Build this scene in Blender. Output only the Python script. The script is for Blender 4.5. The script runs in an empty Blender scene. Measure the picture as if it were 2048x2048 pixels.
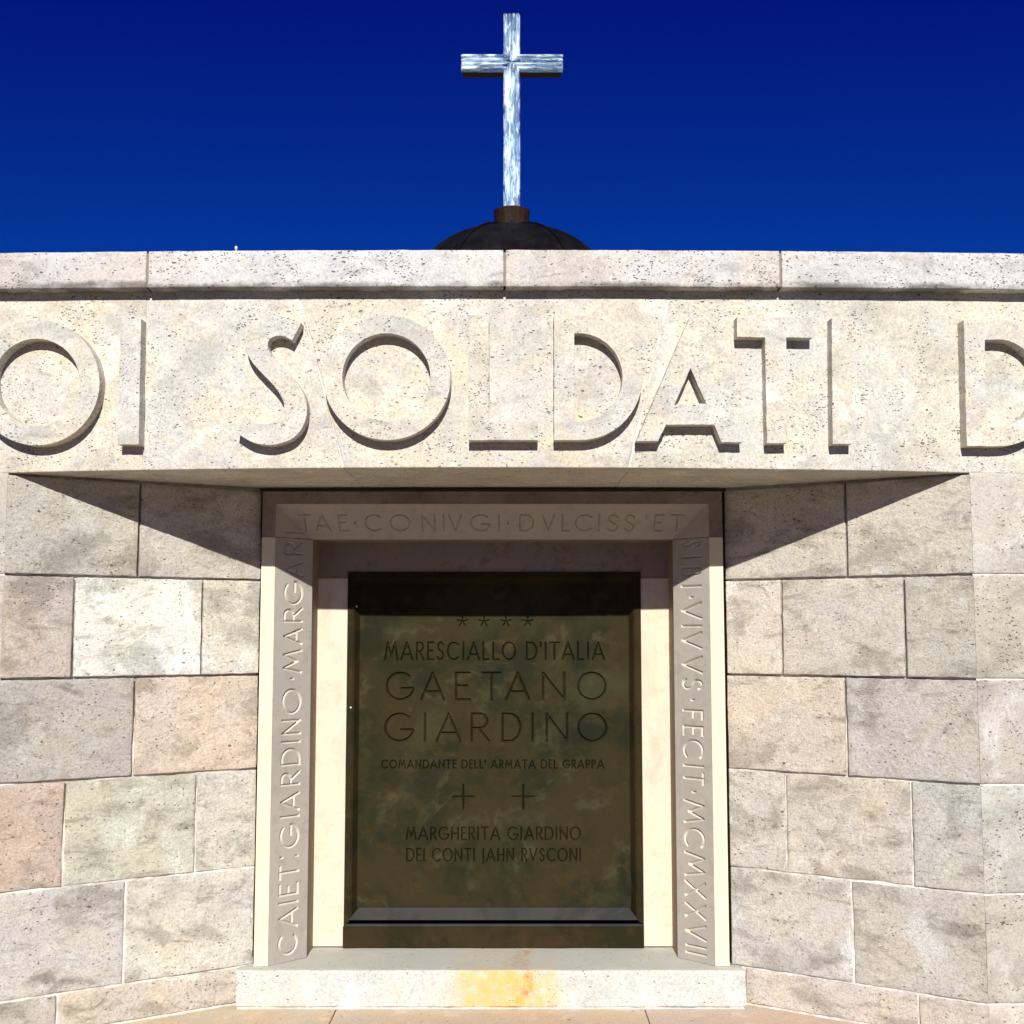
import bpy, bmesh, math, random
from mathutils import Vector, noise
from mathutils.geometry import delaunay_2d_cdt

# ------------------------------------------------------------------ camera, sky, sun, exposure
SC = bpy.context.scene
COL = SC.collection
EYE = Vector((0.0, 0.0, 1.6))
FPX = 2500.0
TH = math.atan(241 / FPX)
cam = bpy.data.cameras.new('camera')
co = bpy.data.objects.new('camera', cam)
COL.objects.link(co)
cam.sensor_width = 36
cam.lens = FPX / 2048 * 36
cam.clip_start = 0.05
cam.clip_end = 3000
co.location = EYE
co.rotation_euler = (math.pi / 2 + TH, 0, 0)
SC.camera = co

SUN_EL = math.radians(29.6)
SUN_AZ = math.radians(0.3)
w = bpy.data.worlds.new('World')
SC.world = w
w.use_nodes = True
nt = w.node_tree
nt.nodes.clear()
sky = nt.nodes.new('ShaderNodeTexSky')
sky.sky_type = 'NISHITA'
sky.sun_disc = False
sky.sun_elevation = SUN_EL
sky.sun_rotation = math.pi + SUN_AZ
sky.altitude = 1775
sky.air_density = 1.0
sky.dust_density = 0.1
sky.ozone_density = 2.0
grade = nt.nodes.new('ShaderNodeMix')
grade.data_type = 'RGBA'
grade.blend_type = 'MULTIPLY'
grade.inputs['Factor'].default_value = 1
grade.inputs['B'].default_value = (0.02, 0.407, 0.80, 1)
gm = nt.nodes.new('ShaderNodeGamma')
gm.inputs['Gamma'].default_value = 1.15
bg = nt.nodes.new('ShaderNodeBackground')
bg.inputs['Strength'].default_value = 0.05
out = nt.nodes.new('ShaderNodeOutputWorld')
nt.links.new(sky.outputs[0], grade.inputs['A'])
def vmath(op, a, val):
    x = nt.nodes.new('ShaderNodeVectorMath')
    x.operation = op
    nt.links.new(a, x.inputs[0])
    x.inputs[1].default_value = val
    return x.outputs[0]
deep = vmath('MAXIMUM', vmath('SUBTRACT', grade.outputs['Result'], (0, 0.59, 0)), (0, 0, 0))
nt.links.new(deep, gm.inputs['Color'])
nt.links.new(vmath('MINIMUM', gm.outputs[0], (0.4, 0.7, 5.5)), bg.inputs['Color'])
nt.links.new(bg.outputs[0], out.inputs[0])

sl = bpy.data.lights.new('sun', 'SUN')
sl.energy = 5.0
sl.angle = math.radians(0.5)
sl.color = (1.0, 0.965, 0.90)
so = bpy.data.objects.new('sun', sl)
COL.objects.link(so)
sdir = Vector((math.sin(SUN_AZ) * math.cos(SUN_EL), -math.cos(SUN_AZ) * math.cos(SUN_EL), math.sin(SUN_EL)))
so.rotation_euler = sdir.to_track_quat('Z', 'Y').to_euler()
so.location = (0, -6, 8)

vs = SC.view_settings
vs.view_transform = 'Standard'
vs.look = 'None'
vs.exposure = 0.24
vs.gamma = 1
vs.use_curve_mapping = False
SC.render.resolution_x = SC.render.resolution_y = 1024

rnd = random.Random(7)

# ------------------------------------------------------------------ measuring helpers
def ray(px, py):
    a = (px - 1024) / FPX
    b = (1024 - py) / FPX
    return Vector((a, math.cos(TH) - b * math.sin(TH), math.sin(TH) + b * math.cos(TH)))

def atY(px, py, Y):
    d = ray(px, py)
    return EYE + d * (Y / d.y)

def atZ(px, py, z):
    d = ray(px, py)
    return EYE + d * ((z - EYE.z) / d.z)

def atP(px, py, p0, n):
    d = ray(px, py)
    return EYE + d * ((p0 - EYE).dot(n) / d.dot(n))

R = 14.0            # the front wall is a very flat convex curve
AX = -0.058         # axis of the tomb front
YF = 3.266          # front of the frieze on the axis
YC = YF + R

def cyl(px, py, off=0.0):
    d = ray(px, py)
    r = R + off
    ox, oy = EYE.x - AX, EYE.y - YC
    A = d.x * d.x + d.y * d.y
    B = 2 * (ox * d.x + oy * d.y)
    Cc = ox * ox + oy * oy - r * r
    t = (-B - math.sqrt(B * B - 4 * A * Cc)) / (2 * A)
    return EYE + d * t

def uv_cyl(px, py, off=0.0):
    p = cyl(px, py, off)
    return R * math.atan2(p.x - AX, YC - p.y), p.z

def Mcyl(u, v, n):
    t = u / R
    return Vector((AX + (R + n) * math.sin(t), YC - (R + n) * math.cos(t), v))

def quad_fit(py, sag, off):
    """height of a course line along the curved front: nearly level, read off at the middle and near one end"""
    u0, z0 = uv_cyl(1004, py, off)
    u1, z1 = uv_cyl(2004, py + sag, off)
    k = (z1 - z0) / (u1 * u1)
    return lambda u: z0 + k * min(u * u, 4.0)

# ------------------------------------------------------------------ object helpers
def tag(o, label=None, cat=None, group=None, kind=None):
    if label: o['label'] = label
    if cat: o['category'] = cat
    if group: o['group'] = group
    if kind: o['kind'] = kind
    return o

def thing(name, label, cat, loc, group=None):
    o = bpy.data.objects.new(name, None)
    o.empty_display_size = 0.1
    COL.objects.link(o)
    o.location = loc
    o['label'] = label
    o['category'] = cat
    o['kind'] = 'thing'
    if group: o['group'] = group
    return o

def base_of(p):
    v = Vector((0, 0, 0))
    while p is not None:
        v = v + p.location
        p = p.parent
    return v

def mesh_obj(name, verts, faces, mat, parent=None, smooth=False, color=None, origin=None):
    """verts in world space"""
    b = base_of(parent)
    loc = (Vector(origin) - b) if origin is not None else Vector((0, 0, 0))
    off = b + loc
    me = bpy.data.meshes.new(name)
    me.from_pydata([tuple(Vector(v) - off) for v in verts], [], faces)
    me.update()
    if smooth:
        me.polygons.foreach_set('use_smooth', [True] * len(me.polygons))
    me.materials.append(mat)
    o = bpy.data.objects.new(name, me)
    COL.objects.link(o)
    o.parent = parent
    o.location = loc
    if color: o.color = color
    return o

def bm_obj(name, bm, mat, parent=None, smooth=False, color=None, origin=None):
    bmesh.ops.recalc_face_normals(bm, faces=bm.faces)
    bm.verts.index_update()
    v = [x.co.copy() for x in bm.verts]
    f = [[x.index for x in fc.verts] for fc in bm.faces]
    bm.free()
    return mesh_obj(name, v, f, mat, parent, smooth, color, origin)

def box_bm(bm, x0, x1, y0, y1, z0, z1):
    vs_ = [bm.verts.new((x, y, z)) for x in (x0, x1) for y in (y0, y1) for z in (z0, z1)]
    for f in ((0, 1, 3, 2), (4, 6, 7, 5), (0, 4, 5, 1), (2, 3, 7, 6), (0, 2, 6, 4), (1, 5, 7, 3)):
        bm.faces.new([vs_[i] for i in f])

def cuts(a, b, step, edge):
    n = max(2, int(round((b - a) / step)))
    c = [a, a + edge * 0.3, a + edge] + [a + edge + (b - a - 2 * edge) * i / n for i in range(1, n)] + [b - edge, b - edge * 0.3, b]
    return c

def smoothn(p, s):
    return noise.noise(Vector(p) * s)

def stone(name, parent, M, quad, mat, color, depth=0.12, amp=0.0012, edge=0.006, step=0.014, seed=0, chip=1.0, flush=''):
    """one cut stone: quad = (u,v) of bottom-left, bottom-right, top-right, top-left; v may be a function of u"""
    (a0, b0), (a1, b1), (a2, b2), (a3, b3) = quad
    W = ((a1 - a0) + (a2 - a3)) / 2
    H = ((b3 - b0) + (b2 - b1)) / 2
    cu = cuts(0, W, step, edge)
    cv = cuts(0, H, step, edge)
    nu, nv = len(cu), len(cv)
    sd = Vector((seed * 3.17, seed * 1.31, seed * 7.7))
    verts = []
    for j, v in enumerate(cv):
        for i, u in enumerate(cu):
            s, t = u / W, v / H
            uu = (a0 * (1 - s) + a1 * s) * (1 - t) + (a3 * (1 - s) + a2 * s) * t
            vv = (b0 * (1 - s) + b1 * s) * (1 - t) + (b3 * (1 - s) + b2 * s) * t
            q = Vector((uu, vv, 0)) + sd
            de = min(9 if 'L' in flush else u, 9 if 'R' in flush else W - u, v, H - v)
            n = amp * (noise.noise(q * 9) * 1.6 + noise.noise(q * 32) * 0.8 + noise.noise(q * 85) * 0.5)
            e = edge * (0.55 + 0.9 * (0.5 + noise.noise(q * 14)) + chip * 1.6 * max(0, noise.noise(q * 38) - 0.25))
            if de < e:
                k = (e - de) / e
                n -= e * 0.8 * (1 - math.sqrt(max(0, 1 - k * k)))
            jit = chip * 0.0022 * (noise.noise(q * 45) + 0.7 * noise.noise(q * 110) + 0.25)
            if i == 0 and 'L' not in flush: uu += max(jit, -0.0007)
            if i == nu - 1 and 'R' not in flush: uu -= max(jit, -0.0007)
            if j == 0: vv += max(jit, -0.0007)
            if j == nv - 1: vv -= max(jit, -0.0007)
            verts.append(M(uu, vv, n))
    faces = []
    for j in range(nv - 1):
        for i in range(nu - 1):
            k = j * nu + i
            faces.append((k, k + 1, k + nu + 1, k + nu))
    loop = [i for i in range(nu)] + [j * nu + nu - 1 for j in range(1, nv)] + \
           [(nv - 1) * nu + i for i in range(nu - 2, -1, -1)] + [j * nu for j in range(nv - 2, 0, -1)]
    def back(idx):
        j, i = divmod(idx, nu)
        s, t = cu[i] / W, cv[j] / H
        uu = (a0 * (1 - s) + a1 * s) * (1 - t) + (a3 * (1 - s) + a2 * s) * t
        vv = (b0 * (1 - s) + b1 * s) * (1 - t) + (b3 * (1 - s) + b2 * s) * t
        return M(uu, vv, -depth)
    b = len(verts)
    for idx in loop:
        verts.append(back(idx))
    m = len(loop)
    front_n = len(faces)
    for i in range(m):
        i2 = (i + 1) % m
        faces.append((loop[i2], loop[i], b + i, b + i2))
    faces.append([b + i for i in range(m)][::-1])
    # check orientation so that the front looks at the viewer
    p = [Vector(verts[k]) for k in faces[len(cu) // 2 + (nv // 2) * (nu - 1)]]
    nrm = (p[1] - p[0]).cross(p[2] - p[1])
    if nrm.y > 0 and abs(nrm.y) > 1e-12:
        faces = [tuple(reversed(f)) for f in faces]
    c = Vector((0, 0, 0))
    for idx in (0, nu - 1, (nv - 1) * nu, nv * nu - 1): c += Vector(verts[idx]) / 4
    o = mesh_obj(name, verts, faces, mat, parent, False, color, origin=c)
    sm = [i < front_n for i in range(len(faces))]
    o.data.polygons.foreach_set('use_smooth', sm)
    return o

def rough_box(name, parent, x0, x1, y0, y1, z0, z1, mat, color=None, r=0.006, amp=0.001, step=0.02, seed=0, chip=1.0):
    """box with worn, slightly uneven edges"""
    bm = bmesh.new()
    cx, cy, cz = cuts(x0, x1, step, r), cuts(y0, y1, step * 2, r), cuts(z0, z1, step, r)
    def grid(A, B, f):
        g = [[bm.verts.new(f(a, b)) for a in A] for b in B]
        for j in range(len(B) - 1):
            for i in range(len(A) - 1):
                bm.faces.new((g[j][i], g[j][i + 1], g[j + 1][i + 1], g[j + 1][i]))
    grid(cx, cz, lambda a, b: (a, y0, b)); grid(cx, cz, lambda a, b: (a, y1, b))
    grid(cx, cy, lambda a, b: (a, b, z0)); grid(cx, cy, lambda a, b: (a, b, z1))
    grid(cy, cz, lambda a, b: (x0, a, b)); grid(cy, cz, lambda a, b: (x1, a, b))
    bmesh.ops.remove_doubles(bm, verts=bm.verts, dist=1e-5)
    sd = Vector((seed * 1.7, seed * 4.1, seed * 2.3))
    for v in bm.verts:
        p = v.co.copy()
        q = p + sd
        rr = r * (0.6 + 0.5 * noise.noise(q * 15) + chip * 1.8 * max(0, noise.noise(q * 36) - 0.2))
        rr = max(rr, 0.0008)
        c = Vector((min(max(p.x, x0 + rr), x1 - rr), min(max(p.y, y0 + rr), y1 - rr), min(max(p.z, z0 + rr), z1 - rr)))
        d = p - c
        if d.length > 1e-9:
            nn = d.normalized()
            v.co = c + nn * rr * 1.0 + nn * amp * (noise.noise(q * 12) + 0.5 * noise.noise(q * 50))
    o = bm_obj(name, bm, mat, parent, True, color, origin=((x0 + x1) / 2, (y0 + y1) / 2, (z0 + z1) / 2))
    return o

# ------------------------------------------------------------------ materials
class NB:
    def __init__(s, name):
        s.m = bpy.data.materials.new(name)
        s.m.use_nodes = True
        s.t = s.m.node_tree
        s.t.nodes.clear()
        s.out = s.t.nodes.new('ShaderNodeOutputMaterial')
    def n(s, typ, **kw):
        x = s.t.nodes.new('ShaderNode' + typ)
        for k, v in kw.items():
            if hasattr(x, k): setattr(x, k, v)
        return x
    def l(s, a, b): s.t.links.new(a, b)
    def sock(s, x, v):
        if isinstance(v, (int, float)): x.default_value = v
        elif isinstance(v, (tuple, list)): x.default_value = v
        else: s.l(v, x)
    def math(s, op, a, b=None, c=None, clamp=False):
        x = s.n('Math', operation=op, use_clamp=clamp)
        s.sock(x.inputs[0], a)
        if b is not None: s.sock(x.inputs[1], b)
        if c is not None: s.sock(x.inputs[2], c)
        return x.outputs[0]
    def mix(s, f, a, b, mode='MIX'):
        x = s.n('Mix', data_type='RGBA', blend_type=mode)
        s.sock(x.inputs['Factor'], f)
        for k, v in (('A', a), ('B', b)):
            if isinstance(v, (tuple, list)) and len(v) == 3: v = (*v, 1)
            s.sock(x.inputs[k], v)
        return x.outputs['Result']
    def noise(s, vec, scale, detail=4, rough=0.55, dist=0.0):
        x = s.n('TexNoise')
        s.l(vec, x.inputs['Vector'])
        x.inputs['Scale'].default_value = scale
        x.inputs['Detail'].default_value = detail
        x.inputs['Roughness'].default_value = rough
        x.inputs['Distortion'].default_value = dist
        return x.outputs['Fac']
    def step(s, v, lo, hi):
        x = s.n('MapRange', interpolation_type='SMOOTHSTEP')
        s.sock(x.inputs['Value'], v)
        x.inputs['From Min'].default_value = lo
        x.inputs['From Max'].default_value = hi
        return x.outputs['Result']
    def coords(s, scale=(1, 1, 1), rot=(0, 0, 0), rand=True):
        tc = s.n('TexCoord')
        v = tc.outputs['Object']
        if rand:
            oi = s.n('ObjectInfo')
            m = s.n('VectorMath', operation='MULTIPLY_ADD')
            cb = s.n('CombineXYZ')
            for i, k in enumerate((31.0, 17.0, 53.0)):
                s.l(s.math('MULTIPLY', oi.outputs['Random'], k), cb.inputs[i])
            m.inputs[0].default_value = (1, 1, 1)
            s.l(cb.outputs[0], m.inputs[0])
            m.inputs[1].default_value = (1, 1, 1)
            s.l(v, m.inputs[2])
            v = m.outputs[0]
        mp = s.n('Mapping')
        mp.inputs['Scale'].default_value = scale
        mp.inputs['Rotation'].default_value = rot
        s.l(v, mp.inputs['Vector'])
        return mp.outputs[0]
    def bsdf(s, color, rough, height=None, strength=0.5, distance=0.002, metallic=0.0, spec=0.3):
        b = s.n('BsdfPrincipled')
        s.sock(b.inputs['Base Color'], color if not (isinstance(color, tuple) and len(color) == 3) else (*color, 1))
        s.sock(b.inputs['Roughness'], rough)
        s.sock(b.inputs['Metallic'], metallic)
        b.inputs['Specular IOR Level'].default_value = spec
        if height is not None:
            bp = s.n('Bump')
            bp.inputs['Strength'].default_value = strength
            bp.inputs['Distance'].default_value = distance
            s.l(height, bp.inputs['Height'])
            s.l(bp.outputs[0], b.inputs['Normal'])
        s.l(b.outputs[0], s.out.inputs['Surface'])
        return b

def stone_mat(name, warm, cool, dark, pits=0.5, pit_scale=95, tool=0.6, hammered=0.0, patch=0.5, tint=True, extra=None, pitdark=0.3, contrast=1.0, yamt=0.6, weather=0.0):
    """limestone: cloudy beige and grey, small bedding-aligned pits, fine tooling"""
    b = NB(name)
    v = b.coords()
    big = b.noise(v, 4.5, 5, 0.6, 0.6)
    mid = b.noise(v, 15, 5, 0.65, 0.4)
    vs2 = b.coords(scale=(1, 1, 3.2))
    lay = b.noise(vs2, 7, 6, 0.65, 0.8)
    fine = b.noise(v, 160, 3, 0.6)
    col = b.mix(b.step(big, 0.38, 0.62), warm, cool)
    col = b.mix(b.math('MULTIPLY', b.step(lay, 0.52, 0.74), patch), col, dark)
    pale = tuple(min(0.9, c * 1.28) for c in warm)
    yel = tuple(min(0.9, c * k) for c, k in zip(warm, (1.12, 1.06, 0.90)))
    col = b.mix(b.math('MULTIPLY', b.step(b.noise(v, 6.3, 5, 0.6, 0.8), 0.52, 0.70), yamt), col, yel)
    wht = tuple(min(0.9, c * k) for c, k in zip(warm, (1.22, 1.28, 1.38)))
    col = b.mix(b.math('MULTIPLY', b.step(b.noise(v, 5.1, 6, 0.62, 0.9), 0.56, 0.70), 0.75 * contrast), col, wht)
    col = b.mix(b.math('MULTIPLY', b.step(mid, 0.52, 0.72), 0.55 * contrast), col, pale)
    col = b.mix(b.math('MULTIPLY', b.step(b.noise(v, 38, 4, 0.7), 0.55, 0.75), 0.35 * contrast), col, dark)
    if weather > 0:
        wn = b.noise(b.coords(scale=(1, 1, 1.6), rot=(0, 0.3, 0)), 5.5, 9, 0.68, 0.5)
        col = b.mix(b.math('MULTIPLY', b.step(wn, 0.49, 0.63), weather), col, tuple(c * 0.42 for c in warm))
        cn = b.noise(v, 9.5, 9, 0.7, 0.7)
        col = b.mix(b.math('MULTIPLY', b.step(cn, 0.55, 0.66), weather * 0.9), col, (0.86, 0.84, 0.80))
    col = b.mix(0.30 * contrast, col, b.mix(b.step(fine, 0.36, 0.58), (0.50, 0.49, 0.47), (1, 1, 1)), 'MULTIPLY')
    grit = b.noise(v, 95, 5, 0.75)
    col = b.mix(b.math('MULTIPLY', b.step(grit, 0.56, 0.66), 0.42 * contrast), col, tuple(c * 0.8 for c in dark))
    # pits
    vp = b.coords(scale=(1, 1, 1.9), rot=(0, math.radians(14), 0))
    vo = b.n('TexVoronoi', feature='F1')
    wob = b.n('VectorMath', operation='MULTIPLY_ADD')
    nz = b.n('TexNoise')
    b.l(vp, nz.inputs['Vector'])
    nz.inputs['Scale'].default_value = 60
    b.l(nz.outputs['Color'], wob.inputs[0])
    wob.inputs[1].default_value = (0.012, 0.012, 0.012)
    b.l(vp, wob.inputs[2])
    b.l(wob.outputs[0], vo.inputs['Vector'])
    vo.inputs['Scale'].default_value = pit_scale * 1.35
    vo.inputs['Randomness'].default_value = 1
    sp = b.n('SeparateColor')
    b.l(vo.outputs['Color'], sp.inputs[0])
    clus = b.noise(v, 8.5, 4, 0.6)
    thr = b.math('ADD', b.math('MULTIPLY', b.step(clus, 0.44, 0.66), pits * 0.75), pits * 0.06)
    has = b.math('LESS_THAN', sp.outputs[0], thr)
    size = b.math('MULTIPLY_ADD', b.math('POWER', sp.outputs[1], 2.0), 0.42, 0.12)
    pit = b.math('MULTIPLY', has, b.step(b.math('SUBTRACT', size, vo.outputs['Distance']), 0.0, 0.13))
    vo2 = b.n('TexVoronoi', feature='F1')
    b.l(wob.outputs[0], vo2.inputs['Vector'])
    vo2.inputs['Scale'].default_value = pit_scale * 0.5
    sp2 = b.n('SeparateColor')
    b.l(vo2.outputs['Color'], sp2.inputs[0])
    thr2 = b.math('MULTIPLY', b.step(b.noise(v, 6.0, 4, 0.65), 0.46, 0.68), pits * 0.22)
    has2 = b.math('LESS_THAN', sp2.outputs[0], thr2)
    size2 = b.math('MULTIPLY_ADD', sp2.outputs[1], 0.20, 0.12)
    pit2 = b.math('MULTIPLY', has2, b.step(b.math('SUBTRACT', size2, vo2.outputs['Distance']), 0.0, 0.10))
    pit = b.math('MAXIMUM', pit, pit2)
    col = b.mix(b.math('MULTIPLY', pit, 0.80), col, tuple(c * pitdark for c in dark))
    if extra: col = extra(b, col)
    if tint:
        oi = b.n('ObjectInfo')
        col = b.mix(1.0, col, oi.outputs['Color'], 'MULTIPLY')
    # relief
    h = b.math('MULTIPLY_ADD', b.noise(v, 240, 3, 0.7), 0.35 * tool, 0.0)
    h = b.math('MULTIPLY_ADD', b.noise(v, 70, 4, 0.6), 0.6 * tool, h)
    if hammered > 0:
        vh = b.coords(scale=(1, 1, 1.5), rot=(0, math.radians(-24), 0))
        h = b.math('MULTIPLY_ADD', b.noise(vh, 75, 8, 0.82), hammered * 3.8, h)
    h = b.math('MULTIPLY_ADD', pit, -1.6, b.math('MULTIPLY_ADD', grit, 0.5 * tool, h))
    b.bsdf(col, 0.9, h, 1.0, 0.0024, 0, 0.2)
    return b.m

def sill_stain(b, col):
    tc = b.n('TexCoord')
    s = b.n('SeparateXYZ')
    b.l(tc.outputs['Object'], s.inputs[0])
    nz = b.noise(b.coords(scale=(1, .5, .35), rand=False), 11, 7, 0.7, 0.3)
    x = b.math('MULTIPLY_ADD', b.math('SUBTRACT', nz, 0.5), 0.30, s.outputs[0])
    m1 = b.step(b.math('ABSOLUTE', b.math('SUBTRACT', x, 0.045)), 0.20, 0.07)
    m1 = b.math('MULTIPLY', m1, b.step(b.noise(tc.outputs['Object'], 30, 4, 0.7), 0.2, 0.6))
    col = b.mix(b.math('MULTIPLY', m1, 0.9), col, (0.72, 0.43, 0.12))
    ge = b.n('NewGeometry')
    sn = b.n('SeparateXYZ')
    b.l(ge.outputs['True Normal'], sn.inputs[0])
    up = b.math('MULTIPLY', b.step(sn.outputs[2], 0.6, 0.9), b.step(nz, 0.15, 0.5))
    col = b.mix(b.math('MULTIPLY', up, 0.85), col, (0.50, 0.495, 0.43))
    m2 = b.step(b.math('ABSOLUTE', b.math('SUBTRACT', x, 0.10)), 0.045, 0.005)
    m2 = b.math('MULTIPLY', m2, b.step(b.noise(tc.outputs['Object'], 42, 5, 0.7), 0.42, 0.7))
    return b.mix(b.math('MULTIPLY', m2, 0.8), col, (0.42, 0.20, 0.05))

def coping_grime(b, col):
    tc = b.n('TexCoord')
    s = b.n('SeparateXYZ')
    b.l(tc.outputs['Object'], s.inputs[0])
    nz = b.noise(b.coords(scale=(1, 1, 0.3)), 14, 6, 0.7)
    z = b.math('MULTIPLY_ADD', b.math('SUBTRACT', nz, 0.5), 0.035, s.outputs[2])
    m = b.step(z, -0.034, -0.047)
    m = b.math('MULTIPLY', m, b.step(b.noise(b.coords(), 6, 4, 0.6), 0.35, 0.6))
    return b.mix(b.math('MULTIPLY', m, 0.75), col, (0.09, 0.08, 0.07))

M_FRIEZE = stone_mat('limestone_frieze', (0.625, 0.575, 0.475), (0.585, 0.57, 0.53), (0.34, 0.325, 0.29), pits=0.75, pit_scale=105, tool=0.5, patch=0.5, contrast=1.35, weather=0.28)
M_COPING = stone_mat('limestone_coping', (0.60, 0.565, 0.52), (0.57, 0.57, 0.57), (0.30, 0.30, 0.30), pits=1.0, pit_scale=100, tool=0.5, patch=0.8, yamt=0.15, contrast=1.3, weather=0.3, extra=coping_grime)
M_NICHE = stone_mat('hammered_limestone', (0.79, 0.73, 0.62), (0.73, 0.70, 0.65), (0.31, 0.285, 0.235), pits=0.42, pit_scale=100, tool=0.8, hammered=1.0, patch=0.85, yamt=0.2, weather=0.58, contrast=1.2)
M_OUTER = stone_mat('outer_limestone', (0.57, 0.53, 0.455), (0.54, 0.52, 0.475), (0.36, 0.32, 0.27), yamt=0.2, weather=0.35, contrast=1.2, pits=0.7, pit_scale=100, tool=0.6, hammered=0.35, patch=0.7)  # tone of the curved outer faces
M_SILL = stone_mat('sill_stone', (0.60, 0.575, 0.515), (0.53, 0.555, 0.53), (0.36, 0.355, 0.32), weather=0.18, contrast=1.2, pits=0.35, pit_scale=90, tool=0.5, patch=0.35, extra=sill_stain)
M_LEDGE = stone_mat('ledge_stone', (0.62, 0.48, 0.34), (0.58, 0.49, 0.40), (0.42, 0.33, 0.25), pits=0.15, tool=0.5, patch=0.4)
M_GROUND = stone_mat('pale_paving', (0.145, 0.118, 0.077), (0.13, 0.108, 0.072), (0.105, 0.088, 0.06), pits=0.1, pit_scale=20, tool=0.4, tint=False)

def marble_mat(name, a, b_, vein, rough=0.45, vein_amt=0.35):
    b = NB(name)
    v = b.coords(rand=False)
    n1 = b.noise(v, 5, 5, 0.6, 0.8)
    n2 = b.noise(v, 26, 5, 0.7, 0.4)
    col = b.mix(b.step(n1, 0.35, 0.65), a, b_)
    col = b.mix(b.math('MULTIPLY', b.step(n2, 0.50, 0.70), 0.5), col, vein)
    n9 = b.noise(b.coords(scale=(1, 1, 0.35), rand=False), 11, 7, 0.7, 0.3)
    col = b.mix(b.math('MULTIPLY', b.step(n9, 0.54, 0.70), 0.32), col, tuple(c * 0.75 for c in vein))
    # thin veins and stylolites
    nv = b.noise(b.coords(scale=(1, 1, 2.4), rand=False), 6, 6, 0.6, 1.0)
    line = b.step(b.math('ABSOLUTE', b.math('SUBTRACT', nv, 0.5)), 0.008, 0.0)
    line = b.math('MULTIPLY', line, b.step(b.noise(v, 7, 3, 0.5), 0.5, 0.65))
    col = b.mix(b.math('MULTIPLY', line, vein_amt), col, tuple(c * 0.5 for c in vein))
    spk = b.step(b.noise(v, 130, 3, 0.6), 0.66, 0.74)
    col = b.mix(b.math('MULTIPLY', spk, 0.35), col, tuple(c * 0.7 for c in vein))
    h = b.noise(v, 110, 4, 0.65)
    b.bsdf(col, rough, h, 0.35, 0.0012, 0, 0.35)
    return b.m

M_CREAM = marble_mat('cream_marble', (0.74, 0.68, 0.46), (0.73, 0.635, 0.46), (0.60, 0.51, 0.34))
M_INNER = marble_mat('inner_marble', (0.68, 0.575, 0.425), (0.65, 0.565, 0.455), (0.56, 0.44, 0.31))
M_BAND = marble_mat('shaded_band_marble', (0.415, 0.375, 0.32), (0.37, 0.34, 0.30), (0.29, 0.26, 0.22), 0.65)  # shade of the slanting faces toned into a greyer marble
M_CUT = marble_mat('pale_cut_marble', (0.60, 0.555, 0.475), (0.56, 0.52, 0.44), (0.48, 0.44, 0.37), 0.65)  # paler tone for the incised faces
M_REVEAL = marble_mat('shaded_reveal_marble', (0.30, 0.215, 0.12), (0.25, 0.185, 0.115), (0.18, 0.12, 0.065), 0.65)  # shade on the reveals put into a browner marble
M_LBAND = marble_mat('shaded_lintel_band_marble', (0.46, 0.40, 0.345), (0.41, 0.37, 0.325), (0.31, 0.27, 0.22), 0.65)  # same painted shade, a step lighter for the lintel band
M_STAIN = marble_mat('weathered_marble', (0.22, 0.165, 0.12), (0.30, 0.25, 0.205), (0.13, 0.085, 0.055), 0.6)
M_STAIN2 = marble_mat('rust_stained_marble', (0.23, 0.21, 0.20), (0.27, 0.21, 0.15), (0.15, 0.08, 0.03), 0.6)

def mortar_mat():
    b = NB('lime_mortar')
    v = b.coords(rand=False)
    col = b.mix(b.step(b.noise(v, 20, 5, 0.7), 0.35, 0.65), (0.80, 0.77, 0.71), (0.50, 0.46, 0.40))
    b.bsdf(col, 0.95, b.noise(v, 180, 4, 0.7), 0.8, 0.002, 0, 0.1)
    return b.m
M_MORTAR = mortar_mat()

def two_tone(o, deep, mat):
    o.data.materials.append(mat)
    o.data.polygons.foreach_set('material_index', [1 if d else 0 for d in deep])

def bronze_mat(name, a, c, hi, rough=0.5, stains_reflections=True):
    b = NB(name)
    v = b.coords(rand=False)
    n1 = b.noise(v, 4.0, 7, 0.66, 0.3)
    n2 = b.noise(v, 16, 6, 0.7, 0.6)
    col = b.mix(b.step(n1, 0.42, 0.58), a, c)
    col = b.mix(b.math('MULTIPLY', b.step(n2, 0.5, 0.66), 0.6), col, hi)
    if stains_reflections:  # pale arcs and clouds mix stains with painted reflections
        n3 = b.noise(v, 2.6, 8, 0.62, 0.35)
        edge = b.step(b.math('ABSOLUTE', b.math('SUBTRACT', n3, 0.52)), 0.03, 0.0)
        edge = b.math('MULTIPLY', edge, b.step(b.noise(v, 9, 4, 0.6), 0.45, 0.62))
        col = b.mix(b.math('MULTIPLY', edge, 0.5), col, (0.066, 0.060, 0.032))
        ol = b.step(b.noise(v, 3.4, 6, 0.66, 0.2), 0.50, 0.66)
        col = b.mix(b.math('MULTIPLY', ol, 0.5), col, (0.050, 0.047, 0.020))
        col = b.mix(b.math('MULTIPLY', b.step(b.noise(v, 4.2, 7, 0.64, 0.2), 0.54, 0.66), 0.55), col, (0.009, 0.014, 0.010))
    sp = b.step(b.noise(v, 150, 3, 0.6), 0.62, 0.74)
    col = b.mix(b.math('MULTIPLY', sp, 0.3), col, hi)
    h = b.math('ADD', b.noise(v, 60, 4, 0.6), b.noise(v, 7, 3, 0.5))
    b.bsdf(col, b.math('MULTIPLY_ADD', n2, 0.2, rough + 0.12), h, 0.25, 0.002, 0.0, 0.05)
    return b.m
M_BRONZE = bronze_mat('bronze_panel', (0.031, 0.025, 0.0105), (0.018, 0.0185, 0.0085), (0.046, 0.031, 0.012))
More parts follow.
